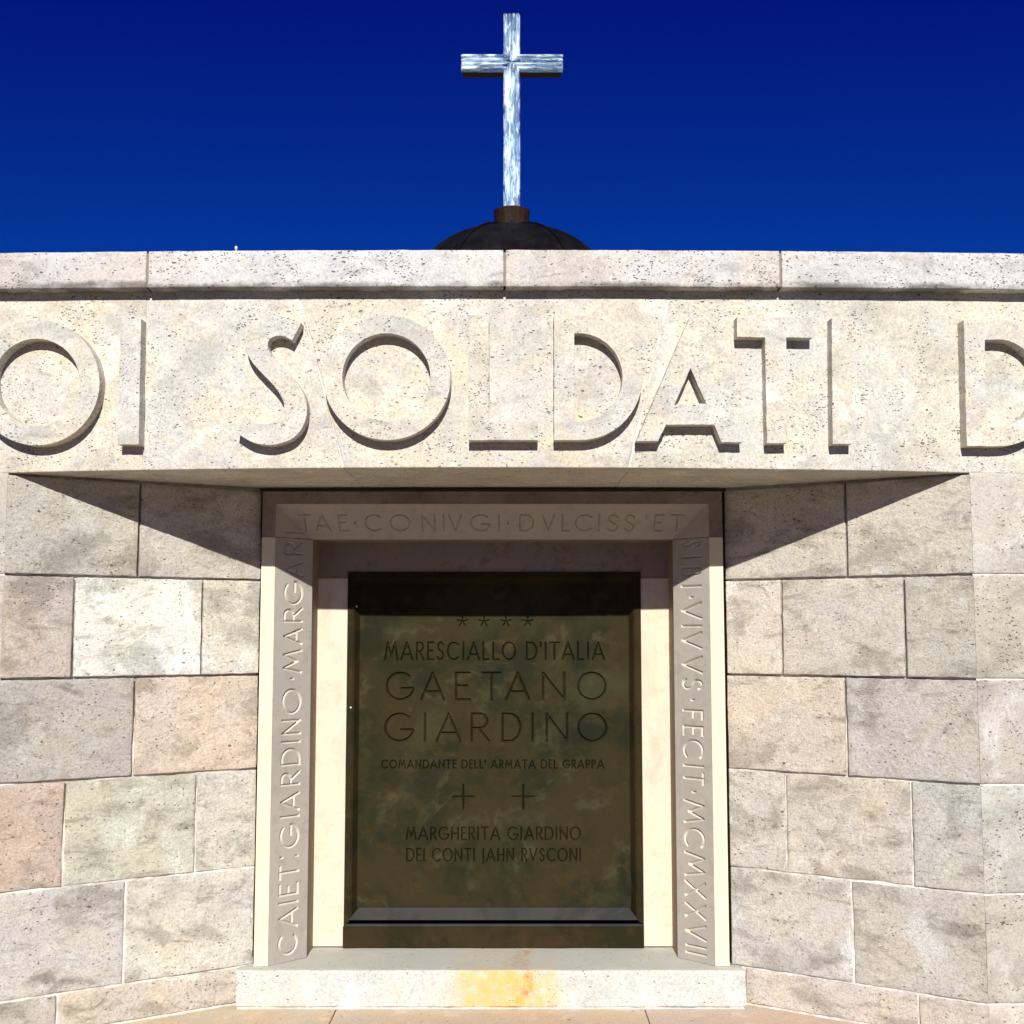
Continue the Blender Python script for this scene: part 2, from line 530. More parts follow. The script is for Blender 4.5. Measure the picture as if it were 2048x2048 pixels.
M_BRONZE2 = bronze_mat('bronze_frame', (0.034, 0.024, 0.010), (0.020, 0.017, 0.007), (0.046, 0.029, 0.011), stains_reflections=False)
M_DOME = bronze_mat('dark_dome_metal', (0.009, 0.009, 0.010), (0.005, 0.005, 0.006), (0.016, 0.014, 0.012), rough=0.3, stains_reflections=False)
M_COLLAR = bronze_mat('brown_collar_metal', (0.030, 0.018, 0.012), (0.018, 0.010, 0.007), (0.045, 0.03, 0.02), rough=0.4, stains_reflections=False)

def plain_mat(name, col, rough, metallic=0.0, spec=0.4):
    b = NB(name)
    v = b.coords(rand=False)
    c = b.mix(b.noise(v, 40, 4, 0.6), tuple(x * 0.7 for x in col), tuple(min(1, x * 1.25) for x in col))
    b.bsdf(c, rough, None, metallic=metallic, spec=spec)
    return b.m
M_RAIL = plain_mat('cross_backing_metal', (0.05, 0.03, 0.02), 0.4, 0.4)
M_PIN = plain_mat('pale_metal', (0.75, 0.75, 0.75), 0.35, 0.3)
M_BOLT = plain_mat('dark_bolt_slot_shade', (0.012, 0.01, 0.008), 0.5, 0.3)
M_ROOF = plain_mat('roof_screed', (0.3, 0.29, 0.27), 0.9)

def glass_mat(name, along_z):
    b = NB(name)
    v = b.coords(scale=(1, 1, 0.09) if along_z else (0.09, 1, 1))
    n1 = b.noise(v, 62, 5, 0.72, 1.3)
    n2 = b.noise(b.coords(scale=(1, 1, 0.3) if along_z else (0.3, 1, 1)), 16, 4, 0.6, 0.5)
    f = b.step(b.math('ADD', n1, b.math('MULTIPLY', b.math('SUBTRACT', n2, 0.5), 0.9)), 0.45, 0.58)
    dif = b.n('BsdfDiffuse')
    dif.inputs['Color'].default_value = (0.76, 0.90, 1.0, 1)  # white streaks stand in for bright reflections in the glass
    gl = b.n('BsdfGlass')
    gl.inputs['Color'].default_value = (0.72, 0.88, 1.0, 1)
    gl.inputs['Roughness'].default_value = 0.12
    gl.inputs['IOR'].default_value = 1.45
    bp = b.n('Bump')
    bp.inputs['Strength'].default_value = 0.8
    bp.inputs['Distance'].default_value = 0.01
    b.l(n1, bp.inputs['Height'])
    b.l(bp.outputs[0], gl.inputs['Normal'])
    b.l(bp.outputs[0], dif.inputs['Normal'])
    mx = b.n('MixShader')
    b.l(b.math('MULTIPLY_ADD', f, 0.86, 0.07), mx.inputs[0])
    b.l(gl.outputs[0], mx.inputs[1])
    b.l(dif.outputs[0], mx.inputs[2])
    b.l(mx.outputs[0], b.out.inputs['Surface'])
    return b.m
M_GLASS_V = glass_mat('glint_streak_glass_upright', True)
M_GLASS_H = glass_mat('glint_streak_glass_crossbar', False)

# ------------------------------------------------------------------ ground, ledge, roof
Z_LEDGE = atY(980, 2017, 3.656).z
def ground():
    vs_ = [(-900, -900, 0), (900, -900, 0), (900, 900, 0), (-900, 900, 0)]
    o = mesh_obj('ground', vs_, [(0, 1, 2, 3)], M_GROUND)
    tag(o, kind='structure')
ground()

xl = atZ(670, 2022, Z_LEDGE).x
xr = atZ(1291, 2022, Z_LEDGE).x
ledge = thing('ledge', 'warm beige stone ledge running along the foot of the tomb front', 'ledge', (AX, 3.3, 0))
for i, (a, b_) in enumerate(((-1.9, -1.25), (-1.25, xl), (xl, xr), (xr, 1.12), (1.12, 1.8))):
    rough_box('stone_slab', ledge, a + 0.0012, b_ - 0.0012, 2.92, 4.1, Z_LEDGE - 0.12, Z_LEDGE, M_LEDGE,
              (1, rnd.uniform(.95, 1.03), rnd.uniform(.93, 1.03), 1), r=0.005, amp=0.0006, step=0.05, seed=40 + i)
bm = bmesh.new(); box_bm(bm, -1.9, 1.8, 2.99, 4.1, 0, Z_LEDGE - 0.12)
bm_obj('plinth', bm, M_LEDGE, ledge)

bm = bmesh.new(); box_bm(bm, -2.2, 2.1, 3.84, 13.0, 2.25, 2.36)
roof = bm_obj('roof', bm, M_ROOF)
tag(roof, kind='structure')

# ------------------------------------------------------------------ the niche walls beside the door
zrow_px = [(1161, 0), (1349, 0), (1537.5, 0), (1733, 0), (1929, 0)]
zr = [atY(520, y, 3.72).z for y, _ in zrow_px]
Z_SOF = atY(1004, 935, YF).z
Z_SILL = zr[-1] + 0.001
rows = [(zr[0], Z_SOF - 0.009)] + [(zr[i + 1], zr[i]) for i in range(4)] + [(Z_LEDGE + 0.004, zr[4])]

Lo = atY(5, 1265, 3.33)
Li = Vector((atY(519, 1265, 3.715).x, 3.715, 0))
Ro = atY(1949, 1265, 3.33)
Ri = Vector((atY(1452, 1265, 3.715).x, 3.715, 0))
Lo.z = Ro.z = 0
Lo.y = Mcyl(R * math.asin((Lo.x - AX) / R), 0, 0).y
Ro.y = Mcyl(R * math.asin((Ro.x - AX) / R), 0, 0).y

G = 0.0030  # half joint
tints = [(1.02, 1.0, 0.97), (0.96, 0.97, 1.0), (1.1, 1.02, 0.95), (0.9, 0.9, 0.9), (1.04, 1.04, 1.0), (0.98, 0.94, 0.93), (1.0, 0.98, 0.92)]

def niche(name, label, o, e, joints, tint_over, seed, backwards):
    d = (e - o); L = d.length; d.normalize()
    n = Vector((0, 0, 1)).cross(d)
    if n.y > 0: n = -n
    t = thing(name, label, 'wall', (o.x, o.y, 0), 'angled walls flanking the tomb door')
    if L * d.x < 0:
        M = lambda u, v, k: o + d * (L - u if False else u) + Vector((0, 0, v)) + n * k
    M = lambda u, v, k: o + d * u + Vector((0, 0, v)) + n * k
    # u runs left to right
    k = 0
    for r, (z0, z1) in enumerate(rows):
        js = []
        for (px, py) in joints[r]:
            p = atP(px, py, o, n)
            js.append((p - o).dot(d))
        u0, u1 = 0.0, L
        if r == 5:
            if backwards: u1 = (atP(476, 1975, o, n) - o).dot(d)
            else: u0 = (atP(1492, 1975, o, n) - o).dot(d)
        ed = [u0] + js + [u1]
        for a, b_ in zip(ed[:-1], ed[1:]):
            ga = 0.0006 if (a == u0) and backwards else G
            gb = 0.0006 if (b_ == u1) and not backwards else G
            if a == u0 and not backwards: ga = 0.0005
            if b_ == u1 and backwards: gb = 0.0005
            c = tint_over.get(k) or tuple(x * rnd.uniform(.95, 1.05) for x in tints[rnd.randrange(len(tints))])
            w1, w2 = rnd.uniform(-.0012, .0012), rnd.uniform(-.0012, .0012)
            stone('stone', t, M, [(a + ga + w1, z0 + G), (b_ - gb + w2, z0 + G), (b_ - gb, z1 - G * .8), (a + ga, z1 - G * .8)],
                  M_NICHE, (*c, 1), depth=0.12, amp=0.0016, edge=0.0036, step=0.0125, seed=seed + k, chip=1.15, flush=('L' if ga < .001 and backwards else '') + ('R' if gb < .001 and not backwards else ''))
            k += 1
    # mortar bed behind the joints, uneven
    nu, nv = 70, 150
    vs_, fs = [], []
    for j in range(nv):
        z = Z_LEDGE - 0.02 + (Z_SOF - Z_LEDGE + 0.02) * j / (nv - 1)
        for i in range(nu):
            u = L * i / (nu - 1)
            q = Vector((u * 1.0 + seed, z, 0))
            low = min(1, max(0, (1.45 - z) / 0.5))
            dep = 0.0165 - 0.0125 * low + 0.0075 * noise.noise(q * 6.5) + 0.002 * noise.noise(q * 40)
            vs_.append(M(u, z, -max(0.0034, dep)))
    for j in range(nv - 1):
        for i in range(nu - 1):
            a = j * nu + i
            f = (a, a + 1, a + nu + 1, a + nu)
            fs.append(f)
    p = [vs_[q] for q in fs[0]]
    if (p[1] - p[0]).cross(p[2] - p[1]).y > 0: fs = [tuple(reversed(f)) for f in fs]
    mesh_obj('mortar', vs_, fs, M_MORTAR, t, True)
    return t

jl = [[(279, 1060)], [(147.5, 1250), (404.5, 1250)], [(268, 1460)], [(128.5, 1660), (391.5, 1660)], [(249.5, 1850)], [(115, 1990)]]
jr = [[(1692, 1060)], [(1563, 1250), (1809.5, 1250)], [(1692, 1460)], [(1572, 1640), (1824, 1660)], [(1704.5, 1850)], [(1836, 2010)]]
# tints by position in the wall, as the stones differ
tl = {0: (.93, .93, .90), 1: (.98, .96, .92), 2: (1.0, .93, .90), 3: (1.42, 1.48, 1.52), 4: (1.15, 1.17, 1.12), 5: (.86, .85, .84),
      6: (1.15, 1.02, .92), 7: (1.02, .87, .80), 8: (1.03, 1.06, .96), 9: (1.13, 1.13, 1.08), 10: (1.02, 1.03, 1.06), 11: (1.12, 1.13, 1.12), 12: (.88, .87, .88), 13: (1.04, .99, .92)}
tr = {0: (1.0, .98, .94), 1: (1.05, 1.03, 1.01), 2: (1.12, 1.08, 1.04), 3: (1.02, 1.0, .97), 4: (.92, .91, .86), 5: (1.1, 1.02, .95),
      6: (.93, .91, .92), 7: (1.02, 1.01, .98), 8: (1.04, 1.0, .95), 9: (.94, .96, .97), 10: (.98, .98, 1.0), 11: (.92, .91, .91), 12: (1.05, .99, .96), 13: (1.0, .96, .95)}
niche('niche_wall', 'hammered limestone wall angling in to the left side of the door, with one whitish block', Lo, Li, jl, tl, 11, True)
niche('niche_wall', 'hammered limestone wall angling in to the right side of the door, all greyish blocks', Ri, Ro, jr, tr, 61, False)

# ------------------------------------------------------------------ curved outer walls
def outer(name, label, u0, u1, joints, seed, corner_left):
    t = thing(name, label, 'wall', tuple(Mcyl((u0 + u1) / 2, 0, 0)), 'curved outer wall faces')
    k = 0
    tints = [(1, 1, 1), (1.04, 1.02, .99), (.97, .96, .95), (1.0, .97, .94)]
    for r, (z0, z1) in enumerate(rows):
        z1 = Z_SOF - 0.003 if r == 0 else z1
        ed = [u0] + [j for j in joints[r % 2]] + [u1]
        for a, b_ in zip(ed[:-1], ed[1:]):
            c = tuple(x * rnd.uniform(.96, 1.04) for x in tints[rnd.randrange(len(tints))])
            if (a == u0 and corner_left): c = tr[(1, 4, 6, 9, 11, 13)[r]]
            if (b_ == u1 and not corner_left): c = tl[(0, 2, 5, 7, 10, 12)[r]]
            ga = 0.0004 if (a == u0 and corner_left) else G * .8
            gb = 0.0004 if (b_ == u1 and not corner_left) else G * .8
            stone('stone', t, Mcyl, [(a + ga, z0 + G * .7), (b_ - gb, z0 + G * .7), (b_ - gb, z1 - G * .6), (a + ga, z1 - G * .6)],
                  M_OUTER, (*c, 1), depth=0.2, amp=0.0008, edge=0.004, step=0.02, seed=seed + k, chip=.7, flush='L' if ga < .001 else ('R' if gb < .001 else ''))
            k += 1
    vs_, fs = [], []
    nn = 24
    for i in range(nn):
        u = u0 + (u1 - u0) * i / (nn - 1)
        for z in (Z_LEDGE, Z_SOF): vs_.append(Mcyl(u, z, -0.004))
    for i in range(nn - 1): fs.append((2 * i, 2 * i + 2, 2 * i + 3, 2 * i + 1))
    mesh_obj('mortar', vs_, fs, M_MORTAR, t, True)

uR = R * math.asin((Ro.x - AX) / R)
uL = R * math.asin((Lo.x - AX) / R)
outer('outer_wall', 'smooth pale limestone wall face at the far right edge, beyond the angled wall', uR, 2.04, ([uR + .33], [uR + .22, uR + .6]), 120, True)
outer('outer_wall', 'smooth pale limestone wall face at the far left edge, beyond the angled wall', -2.04, uL, ([uL - .33], [uL - .22]), 150, False)

# ------------------------------------------------------------------ frieze with raised letters
D_LET = 0.0395
CAP_P = 0.042
zbot = quad_fit(935, 12, 0.0)
zcapb = quad_fit(573.5, 5.5, CAP_P)
zcapt = quad_fit(499, 6.5, CAP_P)
UE0, UE1 = -2.05, 2.05

frieze = thing('frieze', 'broad carved limestone frieze with large raised letters above the door', 'frieze', (AX, YF, Z_SOF))

def Mfr(u, t, n):          # t: 0 bottom .. 1 top, mapped to heights
    z = zbot(u) + (zcapb(u) + 0.004 - zbot(u)) * t
    return Mcyl(u, z, n)

def fu(px, py): return uv_cyl(px, py, 0)[0]
def jt(pxt, pyt, pxb, pyb):
    """joint line as (u at bottom, u at top)"""
    ut, zt = uv_cyl(pxt, pyt); ub, zb = uv_cyl(pxb, pyb)
    k = (ut - ub) / (zt - zb)
    z0 = zbot(0); z1 = zcapb(0)
    return ub + (z0 - zb) * k, ub + (z1 - zb) * k
fj = [((UE0, UE0), 0.0), (jt(-160, 605, -200, 936), .0015), (jt(294, 604, 286, 936), .0012), (jt(601, 605, 688, 936), .0022), (jt(1337, 602, 1258, 935), .0026), (jt(2160, 605, 2160, 936), .0015), ((UE1, UE1), 0.0)]
HF = zcapb(0) + .004 - zbot(0)
def frieze_stone(j0, j1, g0, g1, seed, color):
    # local metric v = t*HF
    M = lambda u, v, n: Mfr(u, v / HF, n)
    (b0, t0), (b1, t1) = j0, j1
    name = 'stone'
    # build front grid by hand with straight-back extrusion so the soffit is level
    W = ((b1 - b0) + (t1 - t0)) / 2
    cu = cuts(0, W, 0.03, 0.004); cv = cuts(0, HF, 0.03, 0.004)
    nu, nv = len(cu), len(cv)
    vs_, fs = [], []
    yb = 3.86
    for j, v in enumerate(cv):
        for i, u in enumerate(cu):
            s, t = u / W, v / HF
            uu = (b0 + g0) * (1 - s) * (1 - t) + (b1 - g1) * s * (1 - t) + (t0 + g0) * (1 - s) * t + (t1 - g1) * s * t
            q = Vector((uu, v, seed))
            de = min(u if g0 else 9, (W - u) if g1 else 9, v)
            n = 0.0006 * (noise.noise(q * 8) + 0.5 * noise.noise(q * 30))
            e = 0.0022 + 0.004 * max(0, noise.noise(q * 30) - .1)
            if de < e: n -= 0.8 * e * (1 - math.sqrt(max(0, 1 - ((e - de) / e) ** 2)))
            jit = 0.0016 * max(-.3, noise.noise(q * 40) + .5 * noise.noise(q * 100))
            if i == 0: uu += jit
            if i == nu - 1: uu -= jit
            vs_.append(M(uu, v, n))
    for j in range(nv - 1):
        for i in range(nu - 1):
            k = j * nu + i
            fs.append((k, k + 1, k + nu + 1, k + nu))
    nf = len(fs)
    loop = list(range(nu)) + [j * nu + nu - 1 for j in range(1, nv)] + [(nv - 1) * nu + i for i in range(nu - 2, -1, -1)] + [j * nu for j in range(nv - 2, 0, -1)]
    b = len(vs_)
    nb = 5
    for q in range(1, nb + 1):
        for idx in loop:
            p = vs_[idx]
            f = q / nb
            vs_.append(Vector((p.x, p.y + (yb - p.y) * f, p.z)))
    m = len(loop)
    for q in range(nb):
        for i in range(m):
            i2 = (i + 1) % m
            A = [loop[i2], loop[i]] if q == 0 else [b + (q - 1) * m + i2, b + (q - 1) * m + i]
            fs.append((A[0], A[1], b + q * m + i, b + q * m + i2))
    fs.append([b + (nb - 1) * m + i for i in range(m)][::-1])
    c = Vector(vs_[(nv // 2) * nu + nu // 2])
    o = mesh_obj(name, vs_, fs, M_FRIEZE, frieze, False, color, origin=c)
    o.data.polygons.foreach_set('use_smooth', [i < nf for i in range(len(fs))])
fcol = [(1, 1, 1), (1.02, 1.0, .97), (1.0, 1.0, 1.0), (1.0, .985, .97), (.99, 1.0, .99), (1, 1, 1)]
for i in range(len(fj) - 1):
    frieze_stone(fj[i][0], fj[i + 1][0], fj[i][1], fj[i + 1][1], 200 + i * 3, (*fcol[i], 1))
# mortar in the joints
for (j, g) in fj[1:-1]:
    vs_, fs = [], []
    n = 60
    for i in range(n + 1):
        t = i / n
        uc = j[0] * (1 - t) + j[1] * t
        dep = -0.0012 - 0.010 * max(0, noise.noise(Vector((t * 7, uc * 5, 3.3))) + (.12 if t < .4 else -.15))
        for du in (-.006, .006):
            p = Mfr(uc + du, t, dep); vs_.append(p)
        for du in (-.006, .006):
            p = Mfr(uc + du, t, dep); vs_.append(Vector((p.x, 3.84, p.z)))
    for i in range(n):
        a = 4 * i
        fs.append((a, a + 1, a + 5, a + 4))
    fs.append((0, 2, 3, 1))
    for k in (0, 1, 2, 3):
        vs_[k] = vs_[k] + Vector((0, 0, 0.002))
    mesh_obj('joint_mortar', vs_, fs, M_MORTAR, frieze, False)

# ---- letters
def circ(cx, cy, rx, ry, a0, a1, n):
    return [(cx + rx * math.cos(math.radians(a0 + (a1 - a0) * i / n)), cy - ry * math.sin(math.radians(a0 + (a1 - a0) * i / n))) for i in range(n + 1)]
def catmull(pts, n=5):
    o = []
    for i in range(1, len(pts) - 2):
        p0, p1, p2, p3 = [Vector((*p, 0)) for p in pts[i - 1:i + 3]]
        for k in range(n):
            t = k / n
            q = 0.5 * ((2 * p1) + (-p0 + p2) * t + (2 * p0 - 5 * p1 + 4 * p2 - p3) * t * t + (-p0 + 3 * p1 - 3 * p2 + p3) * t ** 3)
            o.append((q.x, q.y))
    o.append(pts[-2])
    return o
def dpath(x0, y0, x1, y1, xr_, s=None):
    """letter D: left x0, top y0, bottom y1, bowl ends at xr_"""
    ry = (y1 - y0) / 2
    rx = ry * 1.0
    cx = xr_ - rx
    return [(x0, y0)] + circ(cx, (y0 + y1) / 2, rx, ry, 90, -90, 30) + [(x0, y1)]
z2 = lambda L, x0=0, y0=480, k=.3623: [(x0 + x * k, y0 + y * k) for x, y in L]

S_top = [(1570, 534), (1525, 530), (1487, 550), (1478, 590), (1498, 632), (1560, 702), (1640, 790), (1685, 870), (1695, 950), (1672, 1030), (1620, 1092), (1550, 1122), (1480, 1132), (1390, 1115)]
S_low = [(1400, 1002), (1465, 1016), (1530, 992), (1566, 935), (1562, 885), (1520, 815), (1440, 730), (1385, 665), (1355, 590), (1365, 515), (1405, 455), (1470, 425), (1550, 420)]
S_out = [(1662, 456), (1612, 555)] + catmull([(1640, 560)] + [(1612, 553)] + S_top + [(1303, 1063), (1250, 1020)], 4)[1:] + \
        catmull([(1303, 960)] + [(1350, 970)] + S_low + [(1610, 432), (1662, 456)], 4)
letters = [
    ('O', [circ(73, 765, 126, 126, 0, 360, 56)[:-1], circ(73, 764.5, 86.5, 87, 0, 360, 48)[:-1]]),
    ('I', [[(241, 638), (282, 637), (277, 889), (235, 889.4)]]),
    ('S', [z2(S_out)]),
    ('O', [circ(774, 755.2, 127.5, 125.2, 0, 360, 56)[:-1], circ(772.5, 754.5, 88, 87.8, 0, 360, 48)[:-1]]),
    ('L', [[(937, 630), (978, 630), (978, 841.6), (1075.5, 841.6), (1075.5, 880.4), (937, 880.4)]]),
    ('D', [dpath(1108, 630, 0, 880.4, 1285), dpath(1149, 666.6, 0, 842.5, 1245)]),
    ('A', [[(1380, 634), (1485.7, 884.5), (1443, 884.8), (1428.4, 849.5), (1332, 849.5), (1316.5, 882.2), (1272.3, 882.4)],
           [(1381.3, 736.5), (1412.5, 807.5), (1349.8, 807.5)]]),
    ('T', [[(1473.7, 633.3), (1625, 634.3), (1626, 675.6), (1572.6, 675.2), (1574.4, 886.2), (1534, 886.4), (1530, 674.8), (1474, 674)]]),
    ('I', [[(1663.2, 635.8), (1703.5, 636.4), (1704.9, 888), (1665.7, 888.7)]]),
    ('D', [[(1927.7, 639.4)] + circ(2000, 765.9, 120, 126.5, 90, -90, 30) + [(1933.9, 892)],
           [(1970, 680)] + circ(1996, 766, 82, 87, 90, -90, 24) + [(1972.5, 854)]]),
]
def tidy(L):
    o = []
    for p in L:
        if not o or (abs(o[-1][0] - p[0]) + abs(o[-1][1] - p[1])) > .4: o.append(p)
    if abs(o[0][0] - o[-1][0]) + abs(o[0][1] - o[-1][1]) < .4: o.pop()
    return o
def subdiv(L, mx=12):
    o = []
    for a, b_ in zip(L, L[1:] + L[:1]):
        d = math.hypot(b_[0] - a[0], b_[1] - a[1]); n = max(1, int(d / mx))
        for i in range(n):
            t = i / n
            jx = jy = 0
            if i: jx, jy = rnd.uniform(-.6, .6), rnd.uniform(-.6, .6)
            o.append((a[0] + (b_[0] - a[0]) * t + jx, a[1] + (b_[1] - a[1]) * t + jy))
    return o
for ch, loops in letters:
    loops = [subdiv(tidy(L)) for L in loops]
    vv = []; edges = []
    for L in loops:
        b = len(vv)
        vv += [Vector((x, -y)) for x, y in L]
        edges += [(b + i, b + (i + 1) % len(L)) for i in range(len(L))]
    ob = [list(range(0, len(loops[0])))]
    o_v, o_e, o_f, ov, oe, of = delaunay_2d_cdt(vv, edges, [], 2 if len(loops) > 1 else 1, 1e-6)
    def inside(pt, L):
        c = False
        for (x1, y1), (x2, y2) in zip(L, L[1:] + L[:1]):
            if (y1 > pt[1]) != (y2 > pt[1]) and pt[0] < (x2 - x1) * (pt[1] - y1) / (y2 - y1) + x1: c = not c
        return c
    o_v, o_e, o_f, ov, oe, of = delaunay_2d_cdt(vv, edges, [], 0, 1e-6)
    keep = []
    for f in o_f:
        cx = sum(o_v[i].x for i in f) / len(f); cy = -sum(o_v[i].y for i in f) / len(f)
        if sum(inside((cx, cy), L) for L in loops) % 2: keep.append(f)
    front = [cyl(v.x, -v.y, D_LET) for v in o_v]
    def backp(p):
        u = math.atan2(p.x - AX, YC - p.y)
        return Vector((AX + (R - .012) * math.sin(u), YC - (R - .012) * math.cos(u), p.z))
    back = [backp(p) for p in front]
    n = len(front)
    vs_ = front + back
    fs = [tuple(f) for f in keep] + [tuple(n + i for i in reversed(f)) for f in keep]
    cnt = {}
    for f in keep:
        for a, b_ in zip(f, list(f[1:]) + [f[0]]):
            cnt[(a, b_)] = 1
    for (a, b_) in list(cnt):
        if (b_, a) not in cnt: fs.append((b_, a, n + a, n + b_))
    bm = bmesh.new()
    bvs = [bm.verts.new(p) for p in vs_]
    for f in fs:
        try: bm.faces.new([bvs[i] for i in f])
        except ValueError: pass
    c = sum(front, Vector()) / n
    o = bm_obj('letter', bm, M_FRIEZE, frieze, False, (1, 1, 1, 1), origin=c)
    md = o.modifiers.new('worn_edges', 'BEVEL')
    md.width = 0.0012; md.segments = 2; md.limit_method = 'ANGLE'; md.angle_limit = math.radians(50)

# ------------------------------------------------------------------ coping
cop = thing('coping', 'thin projecting row of pitted coping stones along the top of the wall', 'coping', (AX, YF - CAP_P, zcapb(0)))
def Mcop(u, v, n):
    z = zcapb(u) + (zcapt(u) - zcapb(u)) * v / HC
    return Mcyl(u, z, n + CAP_P)
HC = zcapt(0) - zcapb(0)
cj = [UE0, uv_cyl(-420, 540, CAP_P)[0], uv_cyl(294, 540, CAP_P)[0], uv_cyl(1009, 540, CAP_P)[0], uv_cyl(1562, 540, CAP_P)[0], uv_cyl(2240, 540, CAP_P)[0], UE1]
ccol = [(1, 1, 1), (.97, .94, .92), (1.04, 1.04, 1.06), (1.03, 1.0, .97), (1.03, 1.01, .99), (1, 1, 1)]
for i in range(6):
    stone('stone', cop, Mcop, [(cj[i] + .0022, 0), (cj[i + 1] - .0022, 0), (cj[i + 1] - .0022, HC), (cj[i] + .0022, HC)],
          M_COPING, (*ccol[i], 1), depth=0.55, amp=0.0007, edge=0.0045, step=0.02, seed=300 + i * 2, chip=.9)
vs_, fs = [], []
nn = 80
for i in range(nn):
    u = UE0 + .01 + (UE1 - UE0 - .02) * i / (nn - 1)
    vs_.append(Mcop(u, 0.004, -.006)); vs_.append(Mcop(u, HC - .006, -.006))
    vs_.append(Mcop(u, HC - .006, -.5))
for i in range(nn - 1):
    a = 3 * i
    fs += [(a, a + 3, a + 4, a + 1), (a + 1, a + 4, a + 5, a + 2)]
M_DARKM = plain_mat('dark_mortar_gap_shade', (0.22, 0.19, 0.15), 0.95)  # dark coping joints, and shade painted on the fill beside the jambs
mesh_obj('mortar', vs_, fs, M_DARKM, cop, True)

# ------------------------------------------------------------------ incised lettering: stroke alphabet
def arc(cx, cy, rx, ry, a0, a1, n=14):
    return [(cx + rx * math.cos(math.radians(a0 + (a1 - a0) * i / n)), cy + ry * math.sin(math.radians(a0 + (a1 - a0) * i / n))) for i in range(n + 1)]
S_mid = [(.88, .84), (.70, .97), (.46, 1.0), (.24, .92), (.15, .76), (.24, .61), (.50, .51), (.76, .40), (.88, .24), (.78, .08), (.52, 0), (.26, .02), (.08, .14)]
def smooth_s():
    return catmull([(.95, .75)] + S_mid + [(.0, .25)], 2)
FONT = {
    'A': [[(0, 0), (.5, 1)], [(.5, 1), (1, 0)], [(.16, .30), (.84, .30)]],
    'B': [[(.08, 0), (.08, 1)], [(.08, 1), (.5, 1)] + arc(.5, .76, .34, .24, 80, -80, 8) + [(.08, .52)], [(.08, .52), (.55, .52)] + arc(.55, .26, .4, .26, 80, -80, 8) + [(.08, 0)]],
    'C': [arc(.56, .5, .56, .5, 48, 312, 18)],
    'D': [[(.06, 0), (.06, 1)], [(.06, 1), (.3, 1)] + arc(.4, .5, .6, .5, 85, -85, 16) + [(.3, 0), (.06, 0)]],
    'E': [[(.1, 0), (.1, 1)], [(.1, 1), (1, 1)], [(.1, .52), (.8, .52)], [(.1, 0), (1, 0)]],
    'F': [[(.1, 0), (.1, 1)], [(.1, 1), (1, 1)], [(.1, .52), (.8, .52)]],
    'G': [arc(.52, .5, .52, .5, 48, 345, 20), [(.58, .42), (1, .42)]],
    'H': [[(.05, 0), (.05, 1)], [(.95, 0), (.95, 1)], [(.05, .5), (.95, .5)]],
    'I': [[(.5, 0), (.5, 1)]],
    'J': [[(.6, 1), (.6, .0), (.45, -.14), (.2, -.18)]],
    'L': [[(.08, 1), (.08, 0)], [(.08, 0), (1, 0)]],
    'M': [[(0, 0), (.2, 1)], [(.2, 1), (.5, .22)], [(.5, .22), (.8, 1)], [(.8, 1), (1, 0)]],
    'N': [[(.04, 0), (.04, 1)], [(.04, 1), (.96, 0)], [(.96, 0), (.96, 1)]],
    'O': [arc(.5, .5, .5, .5, 0, 360, 24)],
    'P': [[(.08, 0), (.08, 1)], [(.08, 1), (.5, 1)] + arc(.6, .74, .38, .26, 80, -80, 8) + [(.08, .48)]],
    'R': [[(.08, 0), (.08, 1)], [(.08, 1), (.45, 1)] + arc(.5, .74, .4, .26, 85, -85, 9) + [(.08, .48)], [(.42, .48), (1, 0)]],
    'S': [smooth_s()],
    'T': [[(.5, 0), (.5, 1)], [(0, 1), (1, 1)]],
    'V': [[(0, 1), (.5, 0)], [(.5, 0), (1, 1)]],
    'X': [[(0, 0), (1, 1)], [(0, 1), (1, 0)]],
    '.': [[(.5, .45), (.5, .57)]],
    "'": [[(.5, .78), (.5, 1)]],
    ':': [[(.5, .02), (.5, .12)], [(.5, .88), (.5, .98)]],
    '*': [[(.5, .5), (.5 + .62 * math.cos(math.radians(90 + 72 * k)), .5 + .62 * math.sin(math.radians(90 + 72 * k)))] for k in range(5)],
    '+': [[(.5, 0), (.5, 1)], [(0, .5), (1, .5)]],
}
def glyph(ch, x0, x1, y0, y1, hw):
    o = []
    for st in FONT[ch]:
        o.append(([Vector((x0 + hw + (x1 - x0 - 2 * hw) * x if x1 - x0 > 2.2 * hw else (x0 + x1) / 2 + (x - .5) * hw, y0 + hw + (y1 - y0 - 2 * hw) * y)) for x, y in st], hw))
    return o

